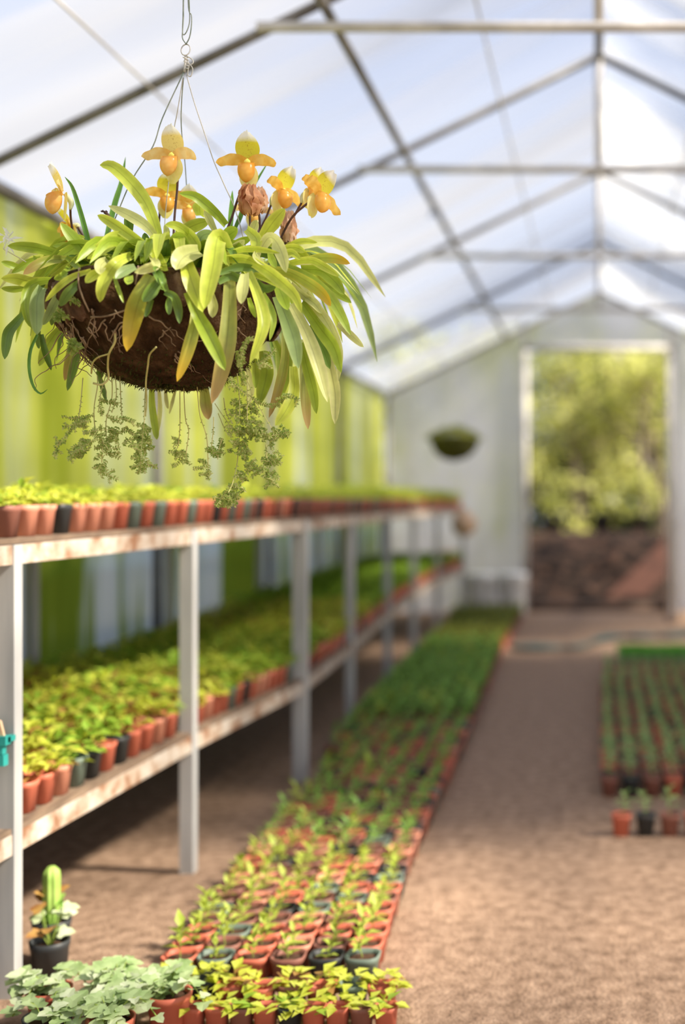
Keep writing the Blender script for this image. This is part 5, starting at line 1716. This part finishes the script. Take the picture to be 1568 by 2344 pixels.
weed(5, -.10, [[(560, 0), (560, 100), (530, 300), (545, 500), (600, 600), (600, 780)], [(690, -40), (690, 200), (640, 400), (640, 560)], [(430, 20), (410, 250), (390, 380)], [(760, -30), (770, 200), (780, 360)], [(640, -20), (590, 160), (570, 330)], [(720, 0), (730, 180), (690, 330)]],
     [[(700, 480), (500, 500), (430, 510)], [(530, 350), (430, 380), (300, 385)], [(500, 400), (380, 430), (240, 470)], [(310, 490), (260, 560), (190, 650), (170, 730)], [(560, 560), (450, 620), (370, 680), (290, 760)], [(600, 560), (640, 650), (770, 640)],
      [(610, 640), (570, 650), (530, 650)], [(640, 700), (700, 700), (770, 745)], [(520, 830), (570, 810), (635, 810)], [(570, 850), (640, 880), (750, 935)], [(590, 230), (690, 240), (750, 265)], [(640, 350), (690, 380), (700, 420)], [(700, 380), (820, 390), (900, 420)],
      [(780, 490), (840, 495), (890, 520)], [(790, 620), (850, 570), (900, 570)], [(740, 460), (690, 570), (620, 600)], [(420, 620), (350, 640), (310, 740)], [(500, 600), (420, 650), (440, 700)], [(380, 400), (350, 450), (330, 480)], [(280, 590), (230, 600), (190, 620)], [(590, 680), (560, 740), (530, 760)], [(640, 760), (600, 820), (590, 900)], [(580, 260), (600, 300), (590, 340)]],
     [(380, 700, 55), (640, 600, 60), (700, 540, 50), (460, 610, 40), (400, 430, 35)])
weed(5, -.10, [[(1000, -10), (985, 250), (980, 430)]], [[(980, 430), (960, 600), (950, 750), (950, 880)], [(990, 740), (1050, 810), (1100, 815)], [(940, 640), (880, 620), (860, 590)]],
     [(980, 480, 50), (960, 560, 55), (980, 620, 55), (950, 680, 45), (950, 760, 40), (950, 830, 35), (1000, 560, 40)])
weed(5, .06, [[(1300, 130), (1300, 480), (1280, 650)], [(1335, 100), (1350, 380), (1380, 500), (1355, 700)]], [[(1200, 680), (1280, 690), (1340, 680)], [(1340, 720), (1280, 790), (1225, 812)], [(1355, 700), (1360, 750), (1350, 790)]], [(1270, 690, 36), (1290, 580, 14)])
weed(5, .04, [[(1455, 100), (1480, 350), (1540, 550), (1555, 800)]], [[(1460, 760), (1500, 765), (1540, 770)], [(1420, 832), (1490, 828), (1555, 810)], [(1470, 885), (1510, 882), (1550, 890)], [(1555, 800), (1550, 870), (1545, 940)]])
weed(6, -.09, [[(470, 10), (580, 120), (700, 200), (780, 320), (870, 470)], [(360, 250), (440, 370), (520, 470), (600, 500)], [(440, 200), (460, 330), (520, 430)], [(390, 340), (460, 500), (520, 550)], [(650, -40), (650, 190), (650, 400)], [(580, 560), (560, 780), (520, 960), (480, 1050)], [(820, 620), (825, 740)], [(560, -20), (580, 200), (580, 350)], [(620, -20), (690, 160), (640, 300)]],
     [[(700, 200), (800, 260), (900, 265), (1000, 200)], [(860, 540), (960, 520), (1030, 500)], [(840, 900), (840, 960), (840, 985)], [(590, 880), (640, 920), (645, 945)], [(490, 1000), (420, 1100), (370, 1170)], [(560, 1000), (610, 1010), (625, 1040)], [(480, 660), (500, 690), (490, 650)], [(650, 650), (620, 700), (640, 740)]],
     [(560, 300, 80), (640, 420, 105), (720, 530, 100), (850, 540, 80), (960, 510, 62), (700, 300, 60), (590, 600, 55), (690, 780, 72), (830, 770, 70), (910, 745, 50), (710, 850, 46), (850, 890, 70), (590, 890, 36), (480, 1070, 70), (550, 1010, 44), (450, 1150, 45), (530, 1110, 45), (620, 520, 80), (770, 460, 70), (620, 690, 40), (550, 500, 60)])
weed(6, -.02, [[(350, 370), (345, 500), (330, 640)], [(430, 560), (400, 650), (385, 750)]], [[(330, 640), (345, 690), (340, 730)], [(420, 560), (400, 640), (385, 745)]], [(345, 680, 24)], mats=('weed_stem', 'weed', 'weed'))
for tw in ([(660, 400), (620, 440), (560, 460)], [(700, 370), (740, 400), (720, 440)], [(470, 570), (500, 580), (520, 560)], [(600, 760), (590, 830), (570, 900)]):
    weed(3, -.17, [], [tw], [(*tw[1], 30)], size=0.008, mats=('weed_stem', 'weed', 'weed'))
for tw in ([(560, 740), (600, 735), (640, 735)], [(640, 930), (720, 880), (790, 810)], [(690, 920), (740, 950), (750, 970)], [(840, 1190), (900, 1180), (980, 1220)], [(480, 830), (520, 1000), (540, 1100)], [(560, 740), (520, 870), (500, 960)], [(420, 1040), (480, 1100), (560, 1180)]):
    weed(4, -.16, [], [tw], size=0.006)

# ------------------------------------------------------------------ hanging wires
K = bp(0, 424, 163, 0.0)
for pl, r, mt in (([(421, 165, 0), (372, 270, -.0), (350, 335, -.0), (303, 410, -.0), (272, 480, -.0), (228, 590, -.0), (195, 690, .0)], 0.0011, 'wire_dark'),
                  ([(419, 178, 0), (413, 215, .01), (405, 262, .02), (398, 300, .03), (388, 400, .05), (378, 500, .07), (374, 640, .09)], 0.0010, 'wire'),
                  ([(420, 178, 0), (416, 230, .03), (415, 290, .06), (424, 380, .11), (430, 480, .15), (440, 640, .19)], 0.0010, 'wire_dark'),
                  ([(427, 172, 0), (445, 235, .0), (470, 310, .01), (490, 370, .02), (512, 420, .03), (545, 500, .04), (590, 680, .05)], 0.0011, 'wire')):
    mb = MB(); mb.tube(spline([bp(0, *p) for p in pl], 30), r, 6)
    mb.build('wire', M[mt], basket)
mb = MB()
c = bp(0, 425, 114)
mb.tube([c + Vector((math.cos(t) * 0.0085, math.sin(t) * 0.004, math.sin(t) * 0.0118)) for t in [2 * math.pi * i / 24 for i in range(25)]], 0.0011, 6, cap=False)
mb.build('ring', M['wire'], basket)
mb = MB()
for k in range(4):
    mb.tube([c + Vector((0.0008 * k, 0.003 * math.cos(t + k), -0.012 - 0.0065 * k - 0.003 * t / 3)) + Vector((math.cos(t) * 0.0035, math.sin(t) * 0.0035, 0)) for t in [2 * math.pi * i / 12 for i in range(13)]], 0.0011, 5)
mb.tube(spline([bp(0, 427, 128), bp(0, 440, 136), bp(0, 442, 144), bp(0, 434, 148), bp(0, 430, 140)], 14), 0.0011, 6)
mb.tube(spline([bp(0, 434, 146), bp(0, 441, 158), bp(0, 437, 174), bp(0, 430, 172), bp(0, 431, 158), bp(0, 434, 147)], 18), 0.0011, 6)
mb.tube(spline([bp(0, 425, 128), bp(0, 424, 145), bp(0, 422, 165)], 6), 0.0022, 6)
mb.build('knot', M['wire'], basket)
mb = MB()
topz = 2.775 - BC.z
tie_y = 2.27 - BC.y                             # the tie bar of the frame overhead
def hz(u, v): return bp(0, u, v)
w1 = [bp(0, 426, 101), bp(0, 418, 88), bp(0, 418, 70), bp(0, 420, 40), bp(0, 420, 8), bp(0, 421, -150), Vector((hz(421, 0).x, tie_y - 0.026, topz - 0.05)), Vector((hz(422, 0).x, tie_y - 0.026, topz + 0.005)),
      Vector((hz(424, 0).x, tie_y, topz + 0.026)), Vector((hz(427, 0).x, tie_y + 0.026, topz + 0.005)), Vector((hz(430, 0).x, tie_y + 0.024, topz - 0.05)), bp(0, 432, -150), bp(0, 431, 8), bp(0, 438, 35), bp(0, 438, 60), bp(0, 434, 85), bp(0, 426, 101)]
mb.tube(spline(w1, 90), 0.0011, 6)
mb.tube(spline([bp(0, 420, -60), bp(0, 419, 30), bp(0, 418, 75), bp(0, 425, 76), bp(0, 433, 55), bp(0, 434, 25), bp(0, 430, -60)], 30), 0.0010, 6)
mb.build('hook_wire', M['wire_dark'], basket)
